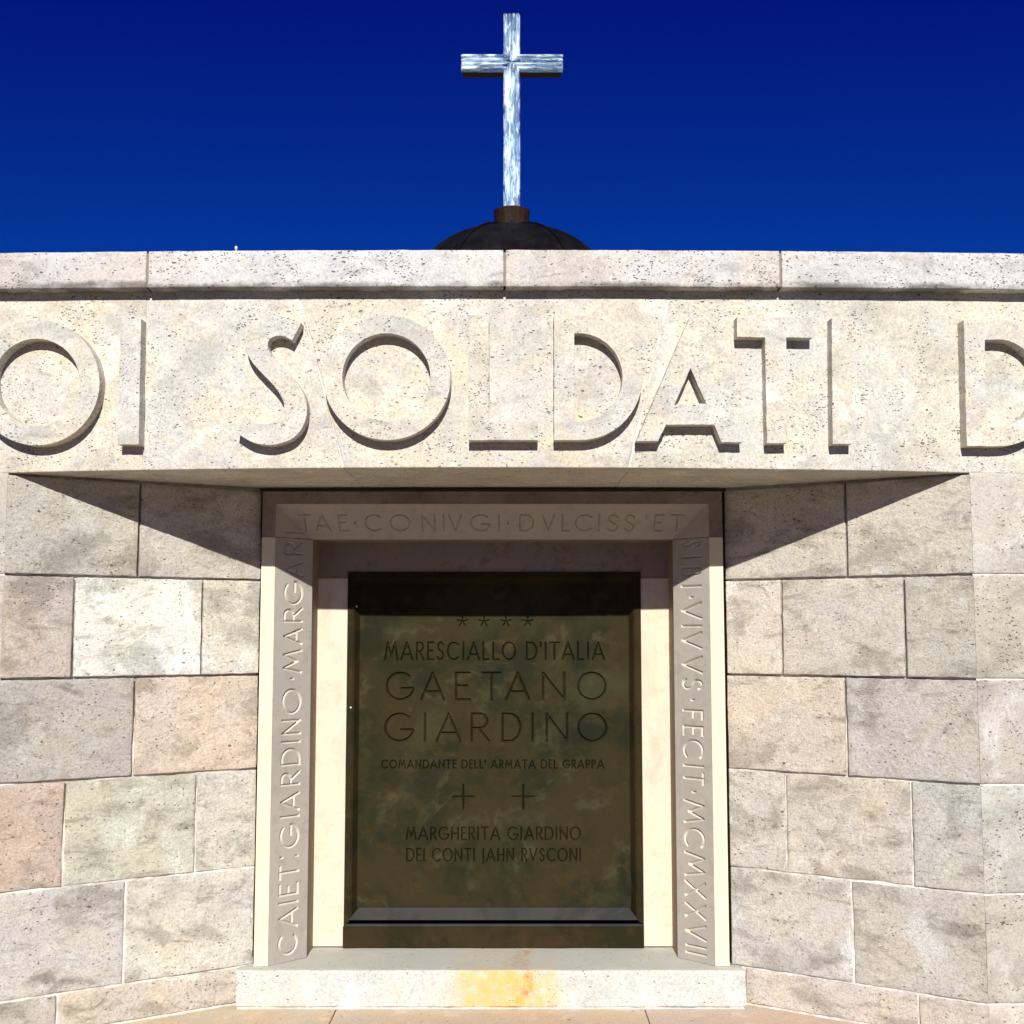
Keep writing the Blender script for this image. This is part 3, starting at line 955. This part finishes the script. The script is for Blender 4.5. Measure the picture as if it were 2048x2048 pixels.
def engrave(poly, strokes, depth):
    """heightfield over polygon `poly` (2-D) with V-cut grooves along the strokes; returns verts (x,y,depth) and faces"""
    V = [Vector(p) for p in poly]
    E = [(i, (i + 1) % len(V)) for i in range(len(V))]
    groups = []
    for pts, hw in strokes:
        P = [pts[0]]
        for p in pts[1:]:
            if (p - P[-1]).length > hw * .25: P.append(p)
        closed = len(P) > 6 and (P[0] - P[-1]).length < hw
        if closed: P = P[:-1] if (P[0] - P[-1]).length < hw * .5 else P
        n = len(P)
        if n < 2: continue
        L_, R_, C_ = [], [], []
        for i in range(n):
            if closed: a, b_ = P[i - 1], P[(i + 1) % n]; t1 = (P[i] - a).normalized(); t2 = (b_ - P[i]).normalized()
            else:
                t1 = (P[i] - P[i - 1]).normalized() if i else (P[1] - P[0]).normalized()
                t2 = (P[i + 1] - P[i]).normalized() if i < n - 1 else t1
            t = (t1 + t2)
            t = t.normalized() if t.length > 1e-6 else t1
            nn_ = Vector((-t.y, t.x))
            k = hw / max(.5, abs(nn_.dot(Vector((-t1.y, t1.x)))))
            c = P[i]
            if not closed and i == 0: L_.append(c - t * hw + nn_ * k); R_.append(c - t * hw - nn_ * k)
            elif not closed and i == n - 1: L_.append(c + t * hw + nn_ * k); R_.append(c + t * hw - nn_ * k)
            else: L_.append(c + nn_ * k); R_.append(c - nn_ * k)
            C_.append(c)
        b = len(V)
        V += L_ + R_ + C_
        m = n
        for i in range(n - 1 if not closed else n):
            j = (i + 1) % n
            E += [(b + i, b + j), (b + m + i, b + m + j), (b + 2 * m + i, b + 2 * m + j)]
        if not closed:
            E += [(b, b + m), (b + m - 1, b + 2 * m - 1)]
            E += [(b, b + 2 * m), (b + m, b + 2 * m), (b + m - 1, b + 3 * m - 1), (b + 2 * m - 1, b + 3 * m - 1)]
        segs = [(P[i], P[(i + 1) % n]) for i in range(n if closed else n - 1)]
        xs = [p.x for p in P]; ys = [p.y for p in P]
        groups.append((min(xs) - hw, max(xs) + hw, min(ys) - hw, max(ys) + hw, segs, hw))
    ov, oe, of, a1, a2, a3 = delaunay_2d_cdt(V, E, [], 0, 1e-7)
    out = []
    for v in ov:
        d = 0
        for (xa, xb, ya, yb, segs, hw) in groups:
            if v.x < xa or v.x > xb or v.y < ya or v.y > yb: continue
            for a, b_ in segs:
                ab = b_ - a
                t = max(0, min(1, (v - a).dot(ab) / max(ab.length_squared, 1e-12)))
                dist = (v - a - ab * t).length
                d = max(d, depth * min(1, hw / .003) * (1 - dist / hw))
        out.append((v.x, v.y, d))
    pl = [tuple(p) for p in poly]
    faces = []
    for f in of:
        cx = sum(ov[i].x for i in f) / len(f); cy = sum(ov[i].y for i in f) / len(f)
        c = False
        for (x1, y1), (x2, y2) in zip(pl, pl[1:] + pl[:1]):
            if (y1 > cy) != (y2 > cy) and cx < (x2 - x1) * (cy - y1) / (y2 - y1) + x1: c = not c
        if c: faces.append(tuple(f))
    return out, faces

# ------------------------------------------------------------------ marble door surround
YA, YB, YI = 3.70, 3.797, 3.912
xo = (atY(516.3, 1465, YA).x, atY(1451.5, 1465, YA).x)         # outer edges
xs_ = (atY(543, 1500, YA).x, atY(1424.5, 1500, YA).x)          # strip / band edge
xb = (atY(619.5, 1500, YB).x, atY(1350.5, 1500, YB).x)         # band / reveal edge
zt = atY(990, 983, YA).z
zs = atY(990, 1008, YA).z
zb = atY(990, 1079, YB).z
ZS = Z_SILL
sur = thing('door_surround', 'pale marble door frame with inscribed slanting bands around the bronze tomb door', 'door frame', (AX, YA, ZS))

class Acc:
    def __init__(s): s.v = []; s.f = []
    def add(s, vs_, fs, outward):
        b = len(s.v)
        s.v += vs_
        for f in fs:
            p = [vs_[i] for i in f]
            n = Vector()
            for i in range(1, len(p) - 1): n += (p[i] - p[0]).cross(p[i + 1] - p[0])
            if n.dot(outward) < 0: f = tuple(reversed(f))
            s.f.append(tuple(b + i for i in f))
    def quad(s, a, b, c, d, outward): s.add([Vector(a), Vector(b), Vector(c), Vector(d)], [(0, 1, 2, 3)], Vector(outward))
    def obj(s, name, mat, parent, **k): return mesh_obj(name, s.v, s.f, mat, parent, **k)

def bandmap(side):
    """left/right chamfer: s across (0 at the front strip, 1 at the reveal), returns map (s_metric, z, depth)->world"""
    a = Vector((xs_[side], YA, 0)); b_ = Vector((xb[side], YB, 0))
    d = b_ - a; L = d.length; d.normalize()
    n = Vector((0, 0, 1)).cross(d)
    if n.y > 0: n = -n
    return (lambda s, z, dep: a + d * s + Vector((0, 0, z)) - n * dep), L, n, a, d

def px_on_band(side, px, py):
    f, L, n, a, d = bandmap(side)
    p = atP(px, py, a, n)
    return (p - a).dot(d), p.z

HWJ = 0.0047
def jamb(side, text):
    f, L, n, a, d = bandmap(side)
    sgn = 1 if side == 0 else -1
    st = []
    sb0 = px_on_band(side, *((606.5, 1200) if side == 0 else (1361.5, 1200)))[0]
    sb1 = px_on_band(side, *((567, 1200) if side == 0 else (1403.5, 1200)))[0]
    cap = abs(sb1 - sb0)
    for ch, y0, y1 in text:
        # y0: pixel where the letter starts in reading direction at the baseline
        xb_ = lambda y: (607.5 - (y - 1170) * .0121) if side == 0 else (1361 + (y - 1170) * .0164)
        za = px_on_band(side, xb_(y0), y0)[1]
        zb_ = px_on_band(side, xb_(y1), y1)[1]
        ln = abs(zb_ - za)
        for pts, hw in glyph(ch, 0, max(ln, .0001), 0, cap, HWJ * (0.9 if ch in '.:' else 1)):
            q = []
            for p in pts:
                z = za + (p.x if side == 0 else -p.x)
                q.append(Vector((sb0 - p.y, z)))
            st.append((q, hw))
    return st, f, L, n

left_text = [('C', 1906, 1862), ('A', 1852.6, 1811.7), ('I', 1803, 1799), ('E', 1790, 1762), ('T', 1755, 1725), (':', 1712, 1708), ('G', 1694, 1644),
             ('I', 1632, 1628), ('A', 1621, 1581), ('R', 1572, 1539), ('D', 1532, 1493), ('I', 1484, 1480), ('N', 1470, 1435), ('O', 1428, 1375),
             ('.', 1359, 1355), ('M', 1347, 1297), ('A', 1290, 1255), ('R', 1248, 1214), ('G', 1211, 1162), ('A', 1157, 1123), ('R', 1114, 1083)]
left_lintel = [('I', 1068, 1064)]
right_text = [('S', 1082, 1097), ('I', 1114, 1118), ('B', 1132, 1156), ('I', 1171, 1175), ('.', 1193, 1197), ('V', 1203, 1240), ('I', 1250, 1254), ('V', 1262, 1299),
              ('V', 1310, 1347), ('S', 1353, 1382), ('.', 1397, 1401), ('F', 1415, 1439), ('E', 1447, 1471), ('C', 1476, 1517), ('I', 1528, 1532),
              ('T', 1541, 1568), ('.', 1580, 1584), ('M', 1596, 1646), ('C', 1652, 1694), ('M', 1700, 1752), ('X', 1758, 1792), ('X', 1802, 1834),
              ('V', 1843, 1877), ('I', 1887, 1891), ('I', 1901, 1905)]

for side, text in ((0, left_text), (1, right_text)):
    st, f, L, n = jamb(side, text)
    sx = 1 if side == 0 else -1
    A = Acc()
    z0, z1 = ZS, zb - .0008
    A.quad((xo[side], YA, z0), (xs_[side], YA, z0), (xs_[side], YA, z1), (xo[side], YA, z1), (0, -1, 0))
    A.quad((xo[side], YA, z0), (xo[side], YI + .1, z0), (xo[side], YI + .1, z1), (xo[side], YA, z1), (-sx, 0, 0))
    V_ = Acc()
    V_.quad((xb[side], YB, z0), (xb[side], YI + .1, z0), (xb[side], YI + .1, z1), (xb[side], YB, z1), (sx, 0, 0))
    V_.obj('reveal', M_REVEAL, sur)
    A.quad((xo[side], YA, z1), (xs_[side], YA, z1), (xb[side], YB, z1), (xb[side], YI + .1, z1), (0, 0, 1))
    A.quad((xo[side], YA, z1), (xb[side], YI + .1, z1), (xo[side], YI + .1, z1), (xo[side], YI + .05, z1), (0, 0, 1))
    A.obj('jamb', M_CREAM, sur)
    B = Acc()
    vv, ff = engrave([(0, z0), (L, z0), (L, z1), (0, z1)], st, 0.0095)
    B.add([f(x, y, dd) for x, y, dd in vv], ff, n)
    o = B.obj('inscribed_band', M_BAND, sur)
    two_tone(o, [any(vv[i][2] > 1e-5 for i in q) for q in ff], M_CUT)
    o['label'] = 'slanting band with shade in its colour, letters reading upwards' if side == 0 else 'slanting band with shade in its colour, letters reading downwards'

# lintel
A = Acc()
A.quad((xo[0], YA, zs), (xo[1], YA, zs), (xo[1], YA, zt), (xo[0], YA, zt), (0, -1, 0))
for s in (0, 1):
    A.quad((xo[s], YA, zb + .0008), (xs_[s], YA, zb + .0008), (xs_[s], YA, zs), (xo[s], YA, zs), (0, -1, 0))
    A.quad((xo[s], YA, zb + .0008), (xo[s], YI + .1, zb + .0008), (xo[s], YI + .1, zt), (xo[s], YA, zt), (-1 if s == 0 else 1, 0, 0))
A.quad((xo[0], YA, zt), (xo[1], YA, zt), (xo[1], YI + .1, zt), (xo[0], YI + .1, zt), (0, 0, 1))
A.quad((xb[0], YB, zb), (xb[1], YB, zb), (xb[1], YI + .1, zb), (xb[0], YI + .1, zb), (0, 0, -1))
for s in (0, 1):
    A.add([Vector((xo[s], YA, zb + .0008)), Vector((xs_[s], YA, zb + .0008)), Vector((xb[s], YB, zb + .0008)), Vector((xb[s], YI + .1, zb + .0008)), Vector((xo[s], YI + .1, zb + .0008))], [(0, 1, 2, 3, 4)], Vector((0, 0, -1)))
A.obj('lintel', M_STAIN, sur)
# lintel band: its plane falls back and down
n_l = Vector((0, -(zs - zb), -(YB - YA))).normalized()
p_l = Vector((0, YA, zs))
d_l = Vector((0, YB - YA, zb - zs)); L_l = d_l.length; d_l.normalize()
def lint_uv(px, py):
    p = atP(px, py, p_l, n_l)
    return p.x, (p - p_l).dot(d_l)
lint = [('T', 598, 626), ('A', 630, 664), ('E', 676, 698), ('.', 710, 714), ('C', 730, 766), ('O', 780, 823), ('N', 842, 874), ('I', 886, 890), ('V', 897, 926),
        ('G', 940, 982), ('I', 996, 1000), ('.', 1014, 1018), ('D', 1036, 1069), ('V', 1082, 1110), ('L', 1121, 1140), ('C', 1148, 1186), ('I', 1195, 1199),
        ('S', 1211, 1239), ('S', 1245, 1271), ("'", 1288, 1293), ('E', 1304, 1326), ('T', 1338, 1368)]
st = []
for ch, a, b_ in lint:
    x0, v0 = lint_uv(a, 1063); x1, v1 = lint_uv(b_, 1063); vt = lint_uv(a, 1028)[1]
    for pts, hw in glyph(ch, x0, x1, 0, v0 - vt, .0036):
        st.append(([Vector((p.x, v0 - p.y)) for p in pts], hw))
vv, ff = engrave([(xs_[0], 0), (xs_[1], 0), (xb[1], L_l), (xb[0], L_l)], st, 0.0040)
B = Acc()
B.add([Vector((x, p_l.y, p_l.z)) + d_l * y - n_l * dd for x, y, dd in vv], ff, n_l)
for side in (0, 1):
    f, L, n, a, d = bandmap(side)
    st = jamb(side, left_lintel)[0] if side == 0 else []
    vv, ff = engrave([(0, zb + .0008), (L, zb + .0008), (0, zs)], st, 0.0035)
    B.add([f(x, y, dd) for x, y, dd in vv], ff, n)
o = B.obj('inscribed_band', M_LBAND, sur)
o['label'] = 'slanting band across the lintel with shade in its colour and faint letters'

# inner marble frame
zi = atY(990, 1144, YI).z
zj = atY(660, 1156, YI).z
xib = (atY(691.5, 1520, YI).x, atY(1284.5, 1520, YI).x)
def simple_box(name, x0, x1, y0, y1, z0, z1, mat, parent, bev=.0012):
    bm = bmesh.new(); box_bm(bm, x0, x1, y0, y1, z0, z1)
    o = bm_obj(name, bm, mat, parent)
    if bev:
        m = o.modifiers.new('eased_edges', 'BEVEL'); m.width = bev; m.segments = 2
    return o
for s in (0, 1):
    xa, xc = sorted((xb[s] + (-.03 if s == 0 else .03), xib[s]))
    simple_box('inner_jamb', xa, xc, YI, YI + .12, ZS + .003, zj - .0007, M_INNER, sur)
bm = bmesh.new()
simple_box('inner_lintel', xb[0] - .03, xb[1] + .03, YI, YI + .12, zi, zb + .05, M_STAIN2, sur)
for s in (0, 1):
    xa, xc = sorted((xb[s] + (-.03 if s == 0 else .03), xib[s] - (.0004 if s == 0 else -.0004)))
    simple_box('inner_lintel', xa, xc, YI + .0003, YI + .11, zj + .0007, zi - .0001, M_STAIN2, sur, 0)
# back fill behind the gap over the frame
simple_box('mortar', xo[0] - .03, xo[1] + .03, YA + .05, YI + .1, zt + .001, Z_SOF - .001, M_DARKM, sur, 0)

for s in (0, 1):
    xa, xc = sorted((xo[s] + (.02 if s == 0 else -.02), xo[s] + (-.09 if s == 0 else .09)))
    simple_box('mortar', xa, xc, YA + .07, YI + .1, ZS - .02, Z_SOF - .0015, M_DARKM, sur, 0)  # dark fill carries the shade of the gap beside each jamb

# ------------------------------------------------------------------ sill
sx0, sx1 = atY(471.5, 1942, 3.656).x, atY(1490.5, 1942, 3.656).x
sill = thing('sill', 'whitish stone door sill with a yellow-orange rust stain in the middle', 'sill', ((sx0 + sx1) / 2, 3.656, Z_LEDGE))
o = rough_box('sill_block', sill, sx0, sx1, 3.656, 4.05, Z_LEDGE + .004, ZS - .001, M_SILL, (1, 1, 1, 1), r=0.0045, amp=0.0012, step=0.012, seed=5, chip=1.4)
rough_box('mortar', sill, sx0 + .006, sx1 - .004, 3.651, 3.70, Z_LEDGE - .002, Z_LEDGE + .0035, M_MORTAR, None, r=.0016, amp=.0022, step=.008, seed=9, chip=2)

# ------------------------------------------------------------------ bronze tomb door
YD = YI - .004
door = thing('tomb_door', 'dark brown bronze door plate with a long incised inscription, four stars and two crosses', 'door', (AX, YD, ZS))
# side and top stiles, moulded towards the panel
xd = (xib[0] + .0006, xib[1] - .0006)
zd1 = zi - .0006
zd0 = atY(990, 1850, YD).z
YP = YD + .034
prof = [(0.0, 0.0), (.017, 0.0), (.0185, .0015), (.0225, .004), (.026, .012), (.031, .024), (.034, .031), (.0355, .034)]   # inset, depth
def ring(ins, dep):
    return [(xd[0] + ins, YD + dep, zd0 + ins * .72), (xd[1] - ins, YD + dep, zd0 + ins * .72), (xd[1] - ins, YD + dep, zd1 - ins), (xd[0] + ins, YD + dep, zd1 - ins)]
rings = [ring(*p) for p in prof]
names = ('bottom_moulding', 'stile', 'top_moulding', 'stile')
for k in range(1, 4):
    A = Acc()
    k2 = (k + 1) % 4
    for r0, r1 in zip(rings[:-1], rings[1:]):
        A.quad(r0[k], r0[k2], r1[k2], r1[k], (0, -1, 0))
    q0, q1 = rings[0][k], rings[0][k2]
    A.quad(q0, q1, (q1[0], q1[1] + .06, q1[2]), (q0[0], q0[1] + .06, q0[2]), ((0, 0, -1), (1, 0, 0), (0, 0, 1), (-1, 0, 0))[k])
    A.obj(names[k], M_BRONZE2, door)
# sloping weathering board at the foot of the panel, with the dark slot under it
zw1 = atY(990, 1815, YP).z
zw0 = atY(990, 1840, YD - .004).z
A = Acc()
xa, xc = atY(718, 1815, YP).x, atY(1257, 1815, YP).x
xe, xf = atY(696.5, 1838, YD - .004).x, atY(1276.5, 1838, YD - .004).x
A.quad((xe, YD - .004, zw0), (xf, YD - .004, zw0), (xc, YP - .003, zw1), (xa, YP - .003, zw1), (0, -1, 1))
A.quad((xe, YD - .004, zw0), (xf, YD - .004, zw0), (xf, YP, zw0 - .0005), (xe, YP, zw0 - .0005), (0, 0, -1))
A.add([Vector((xe, YD - .004, zw0)), Vector((xa, YP - .003, zw1)), Vector((xe, YP, zw0 - .0005))], [(0, 1, 2)], Vector((-1, 0, .3)))
A.add([Vector((xf, YD - .004, zw0)), Vector((xc, YP - .003, zw1)), Vector((xf, YP, zw0 - .0005))], [(0, 1, 2)], Vector((1, 0, .3)))
M_BSHEEN = bronze_mat('sky_sheen_bronze', (0.050, 0.049, 0.043), (0.036, 0.038, 0.036), (0.066, 0.058, 0.046), stains_reflections=False)  # sky reflection on the slope put into a greyer bronze
o = A.obj('drip_board', M_BSHEEN, door)
o['label'] = 'sloping bronze strip toned by sky reflection at the foot of the panel'
# slot and lower rail
zl0 = zw0 - .0138
simple_box('slot_shade', xe, xf, YD + .028, YP + .004, zl0 - .006, zw0 + .002, M_BOLT, door, 0)  # near-black back, the shade of the narrow gap put into its colour
simple_box('slot_lip', xd[0] + .003, xd[1] - .003, YD - .003, YD + .012, zd0 - .004, zl0, M_BSHEEN, door, .0008)
simple_box('bottom_rail', atY(685, 1898, YD - .006).x, atY(1288.5, 1898, YD - .006).x, YD - .006, YD + .05, ZS + .001, zd0 - .0045, M_BRONZE2, door, .001)
# panel with incised lettering
def P2(px, py):
    p = atY(px, py, YP); return p.x, p.z
xp = (rings[-1][0][0] - .001, rings[-1][1][0] + .001)
zp1 = rings[-1][2][2] + .001
st = []
def line(text, x0, x1, yt, yb, hw, widths, gap):
    tot = sum(widths.get(c, 1.0) for c in text) + gap * (len(text) - 1)
    X0 = P2(x0, yb)[0]; X1 = P2(x1, yb)[0]; k = (X1 - X0) / tot
    Zt, Zb = P2(x0, yt)[1], P2(x0, yb)[1]
    x = X0
    for c in text:
        wd = widths.get(c, 1.0) * k
        if c != ' ':
            st.extend(glyph(c, x, x + wd, Zb, Zt, hw))
        x += wd + gap * k
W1 = {'I': .28, 'L': .62, 'E': .6, 'S': .7, 'T': .8, "'": .22, ' ': .42, 'R': .72, 'D': .95, 'O': 1.12, 'C': 1.0, 'A': 1.02, 'M': 1.1, 'P': .7, 'N': .9, 'H': .85, 'G': 1.1, 'V': .9, 'J': .3}
line("MARESCIALLO D'ITALIA", 768, 1210, 1283, 1321, .0032, W1, .13)
def spaced(items, yt, yb, hw):
    Zt, Zb = P2(900, yt)[1], P2(900, yb)[1]
    for c, a, b_ in items:
        st.extend(glyph(c, P2(a, yb)[0], P2(b_, yb)[0], Zb, Zt, hw))
cv_ = lambda x: 680 + x * .3209
spaced([(c, cv_(a), cv_(b_)) for c, a, b_ in (('G', 282, 462), ('A', 498, 655), ('E', 705, 817), ('T', 878, 1010), ('A', 1028, 1188), ('N', 1252, 1412), ('O', 1476, 1664))], 1343, 1402, .0042)
spaced([(c, cv_(a), cv_(b_)) for c, a, b_ in (('G', 273, 460), ('I', 520, 538), ('A', 595, 758), ('R', 803, 938), ('D', 998, 1132), ('I', 1190, 1210), ('N', 1275, 1430), ('O', 1478, 1668))], 1425, 1485, .0042)
line("COMANDANTE DELL' ARMATA DEL GRAPPA", 762, 1209, 1519, 1538, .0024, W1, .10)
line("MARGHERITA GIARDINO", 811, 1162, 1653, 1681, .0026, W1, .13)
line("DEI CONTI JAHN RVSCONI", 811, 1163, 1696, 1724, .0026, W1, .13)
for x in (924.8, 968, 1011.8, 1055.5):
    a, b_ = P2(x - 10, 1253), P2(x + 10, 1233)
    st.extend(glyph('*', a[0], b_[0], a[1], b_[1], .0026))
for x in (926.5, 1046.5):
    st.append(([Vector(P2(x, 1618)), Vector(P2(x, 1570))], .0034))
    st.append(([Vector(P2(x - 22, 1593)), Vector(P2(x + 22, 1593))], .0028))
vv, ff = engrave([(xp[0], zw1 - .01), (xp[1], zw1 - .01), (xp[1], zp1), (xp[0], zp1)], st, 0.0085)
A = Acc()
A.add([Vector((x, YP + dd, y)) for x, y, dd in vv], ff, Vector((0, -1, 0)))
o = A.obj('inscription_panel', M_BRONZE, door)
# fixing bolts
def disc(name, p, r, h, mat, parent):
    bm = bmesh.new()
    bmesh.ops.create_cone(bm, cap_ends=True, segments=12, radius1=r, radius2=r * .8, depth=h)
    for v in bm.verts:
        x, y, z = v.co
        v.co = Vector((p[0] + x, p[1] - z, p[2] + y))
    return bm_obj(name, bm, mat, parent, False)
for i, (px, py, m) in enumerate(((701.5, 1415, M_PIN), (697.8, 1643, M_BOLT), (1273.6, 1415, M_BOLT), (1275, 1638, M_BOLT))):
    p = atY(px, py, YD - .001)
    disc('bolt', p, .0034, .004, m, door)
p = atY(713, 1213, YD + .004)
disc('bolt', p, .0032, .012, M_PIN, door)

# ------------------------------------------------------------------ dome behind the coping
YX = 10.0
zc = atY(1024, 450 + 246, YX).z
rs = (atY(1024, 450, YX).z - zc) * 0.972
cxd = atY(1023.6, 430, YX).x
dome = thing('dome', 'low dark metal dome with radiating seams and a collar, rising behind the coping', 'dome', (cxd, YX, 2.36))
NS = 12
a_min = math.radians(27)
for k in range(NS):
    vs_, fs = [], []
    t0 = -math.pi / 2 + k * 2 * math.pi / NS; t1 = t0 + 2 * math.pi / NS
    nj, ni = 12, 6
    for j in range(nj + 1):
        el = math.radians(84) * (1 - j / nj) + a_min * (j / nj)
        for i in range(ni + 1):
            t = t0 + (t1 - t0) * i / ni
            sag = 1 - .006 * math.sin(math.pi * i / ni)
            r_ = rs * sag
            vs_.append(Vector((cxd + r_ * math.cos(el) * math.cos(t), YX + r_ * math.cos(el) * math.sin(t), zc + r_ * math.sin(el))))
    for j in range(nj):
        for i in range(ni):
            a = j * (ni + 1) + i
            fs.append((a, a + ni + 1, a + ni + 2, a + 1))
    mesh_obj('metal_panel', vs_, fs, M_DOME, dome, True)
    # standing seam
    vs_, fs = [], []
    for j in range(nj + 1):
        el = math.radians(84) * (1 - j / nj) + a_min * (j / nj)
        tn = Vector((-math.sin(t0), math.cos(t0), 0)) * .0045
        for r_, s_ in ((rs - .003, -1), (rs + .016, -1), (rs + .016, 1), (rs - .003, 1)):
            vs_.append(Vector((cxd + r_ * math.cos(el) * math.cos(t0), YX + r_ * math.cos(el) * math.sin(t0), zc + r_ * math.sin(el))) + tn * s_)
    for j in range(nj):
        a = 4 * j
        for q in range(3): fs.append((a + q, a + q + 4, a + q + 5, a + q + 1))
    mesh_obj('seam', vs_, fs, M_DOME, dome)
def lathe(name, prof, cx, cy, mat, parent, n=40, smooth=True):
    vs_, fs = [], []
    for r_, z in prof:
        for i in range(n):
            t = 2 * math.pi * i / n
            vs_.append(Vector((cx + r_ * math.cos(t), cy + r_ * math.sin(t), z)))
    for j in range(len(prof) - 1):
        for i in range(n):
            a, b_ = j * n + i, j * n + (i + 1) % n
            fs.append((a, b_, b_ + n, a + n))
    return mesh_obj(name, vs_, fs, mat, parent, smooth)
zk1 = atY(1023, 410.5, YX - .145).z; zk0 = atY(1023, 452, YX - .14).z
o = lathe('collar', [(.139, zk0 - .02), (.141, zk0), (.143, zk0 + .09), (.1475, zk1 - .012), (.149, zk1 - .004), (.145, zk1), (.0, zk1)], cxd, YX, M_COLLAR, dome, 16, False)
ze = zc + rs * math.sin(a_min); re = rs * math.cos(a_min)
lathe('drum', [(re + .05, ze), (re + .05, ze - .06), (re - .02, ze - .08), (re - .02, 2.36)], cxd, YX, M_DOME, dome, 48, False)

# ------------------------------------------------------------------ streaked glass cross
cr = thing('cross', 'bright streaky glass cross with a dark metal backing, standing on the dome', 'cross', (cxd, YX, zk1))
pc = atY(1023.5, 128, YX)
S = YX / FPX * 1.0
x_ = lambda px: atY(px, 128, YX).x
hwv = (atY(1040.2, 250, YX).x - atY(1007.3, 250, YX).x) / 2
hwh = (atY(1023, 111.5, YX).z - atY(1023, 144.5, YX).z) / 2
DG = .05
def fluted(nfl=4, seg=7):
    """cross-section across width -1..1 -> depth forward 0..1"""
    o = [(-1, 0)]
    for k in range(nfl):
        for i in range(seg + 1):
            t = i / seg
            o.append((-1 + 2 * (k + t) / nfl, .55 + .42 * math.sin(math.pi * t)))
    o.append((1, 0))
    return o
def arm(name, center, dirv, side, half, length, mat):
    prof = fluted()
    vs_, fs = [], []
    m = len(prof)
    nl = 26
    for j in range(nl + 1):
        for (u, dpt) in prof:
            start = abs(u) * half * 1.0
            l = start + (length - start) * j / nl
            wob = 1 + .02 * noise.noise(Vector((l * 9, u * 2, half * 50))) if j not in (0,) else 1
            top = .004 * math.sin(u * 12) if j == nl else 0
            p = center + dirv * (l + top) + side * (u * half * wob) + Vector((0, -1, 0)) * (dpt * DG * (1 + .06 * noise.noise(Vector((l * 25, u * 6, 1)))))
            vs_.append(p)
    for j in range(nl):
        for i in range(m - 1):
            a = j * m + i
            fs.append((a, a + 1, a + m + 1, a + m))
        a = j * m
        fs.append((a + m - 1, a, a + m, a + 2 * m - 1))
    fs.append(tuple(range(nl * m, nl * m + m)))
    bm = bmesh.new()
    bv = [bm.verts.new(v) for v in vs_]
    for f in fs:
        try: bm.faces.new([bv[i] for i in f])
        except ValueError: pass
    return bm_obj(name, bm, mat, cr, False)
c0 = Vector((pc.x, YX, pc.z))
Zv, Xv = Vector((0, 0, 1)), Vector((1, 0, 0))
arm('glass_upright', c0, Zv, Xv, hwv, atY(1023, 32, YX).z - pc.z, M_GLASS_V)
arm('glass_upright', c0, -Zv, Xv, hwv, pc.z - zk1 + .01, M_GLASS_V)
arm('glass_arm', c0, -Xv, Zv, hwh, pc.x - x_(923.3), M_GLASS_H)
arm('glass_arm', c0, Xv, Zv, hwh, x_(1124.8) - pc.x, M_GLASS_H)
bm = bmesh.new()
box_bm(bm, x_(925), x_(1123.5), YX + .006, YX + .10, pc.z - hwh - .002, pc.z - hwh + .02)
bm_obj('backing', bm, M_RAIL, cr)
bm = bmesh.new()
box_bm(bm, pc.x - .014, pc.x + .014, YX + .01, YX + .06, zk1, atY(1023, 38, YX).z)
o = bm_obj('backing_rod', bm, M_RAIL, cr)

# ------------------------------------------------------------------ small pale rod end showing over the coping
pr = atY(472.5, 494, 5.2)
rod = lathe('lightning_rod', [(.0, 2.36), (.006, 2.36), (.0045, pr.z - .012), (.0065, pr.z - .008), (.0065, pr.z), (.0, pr.z + .006)], pr.x, pr.y, M_PIN, None, 10)
tag(rod, 'tiny pale metal rod tip sticking up behind the coping left of the dome', 'rod', kind='thing')
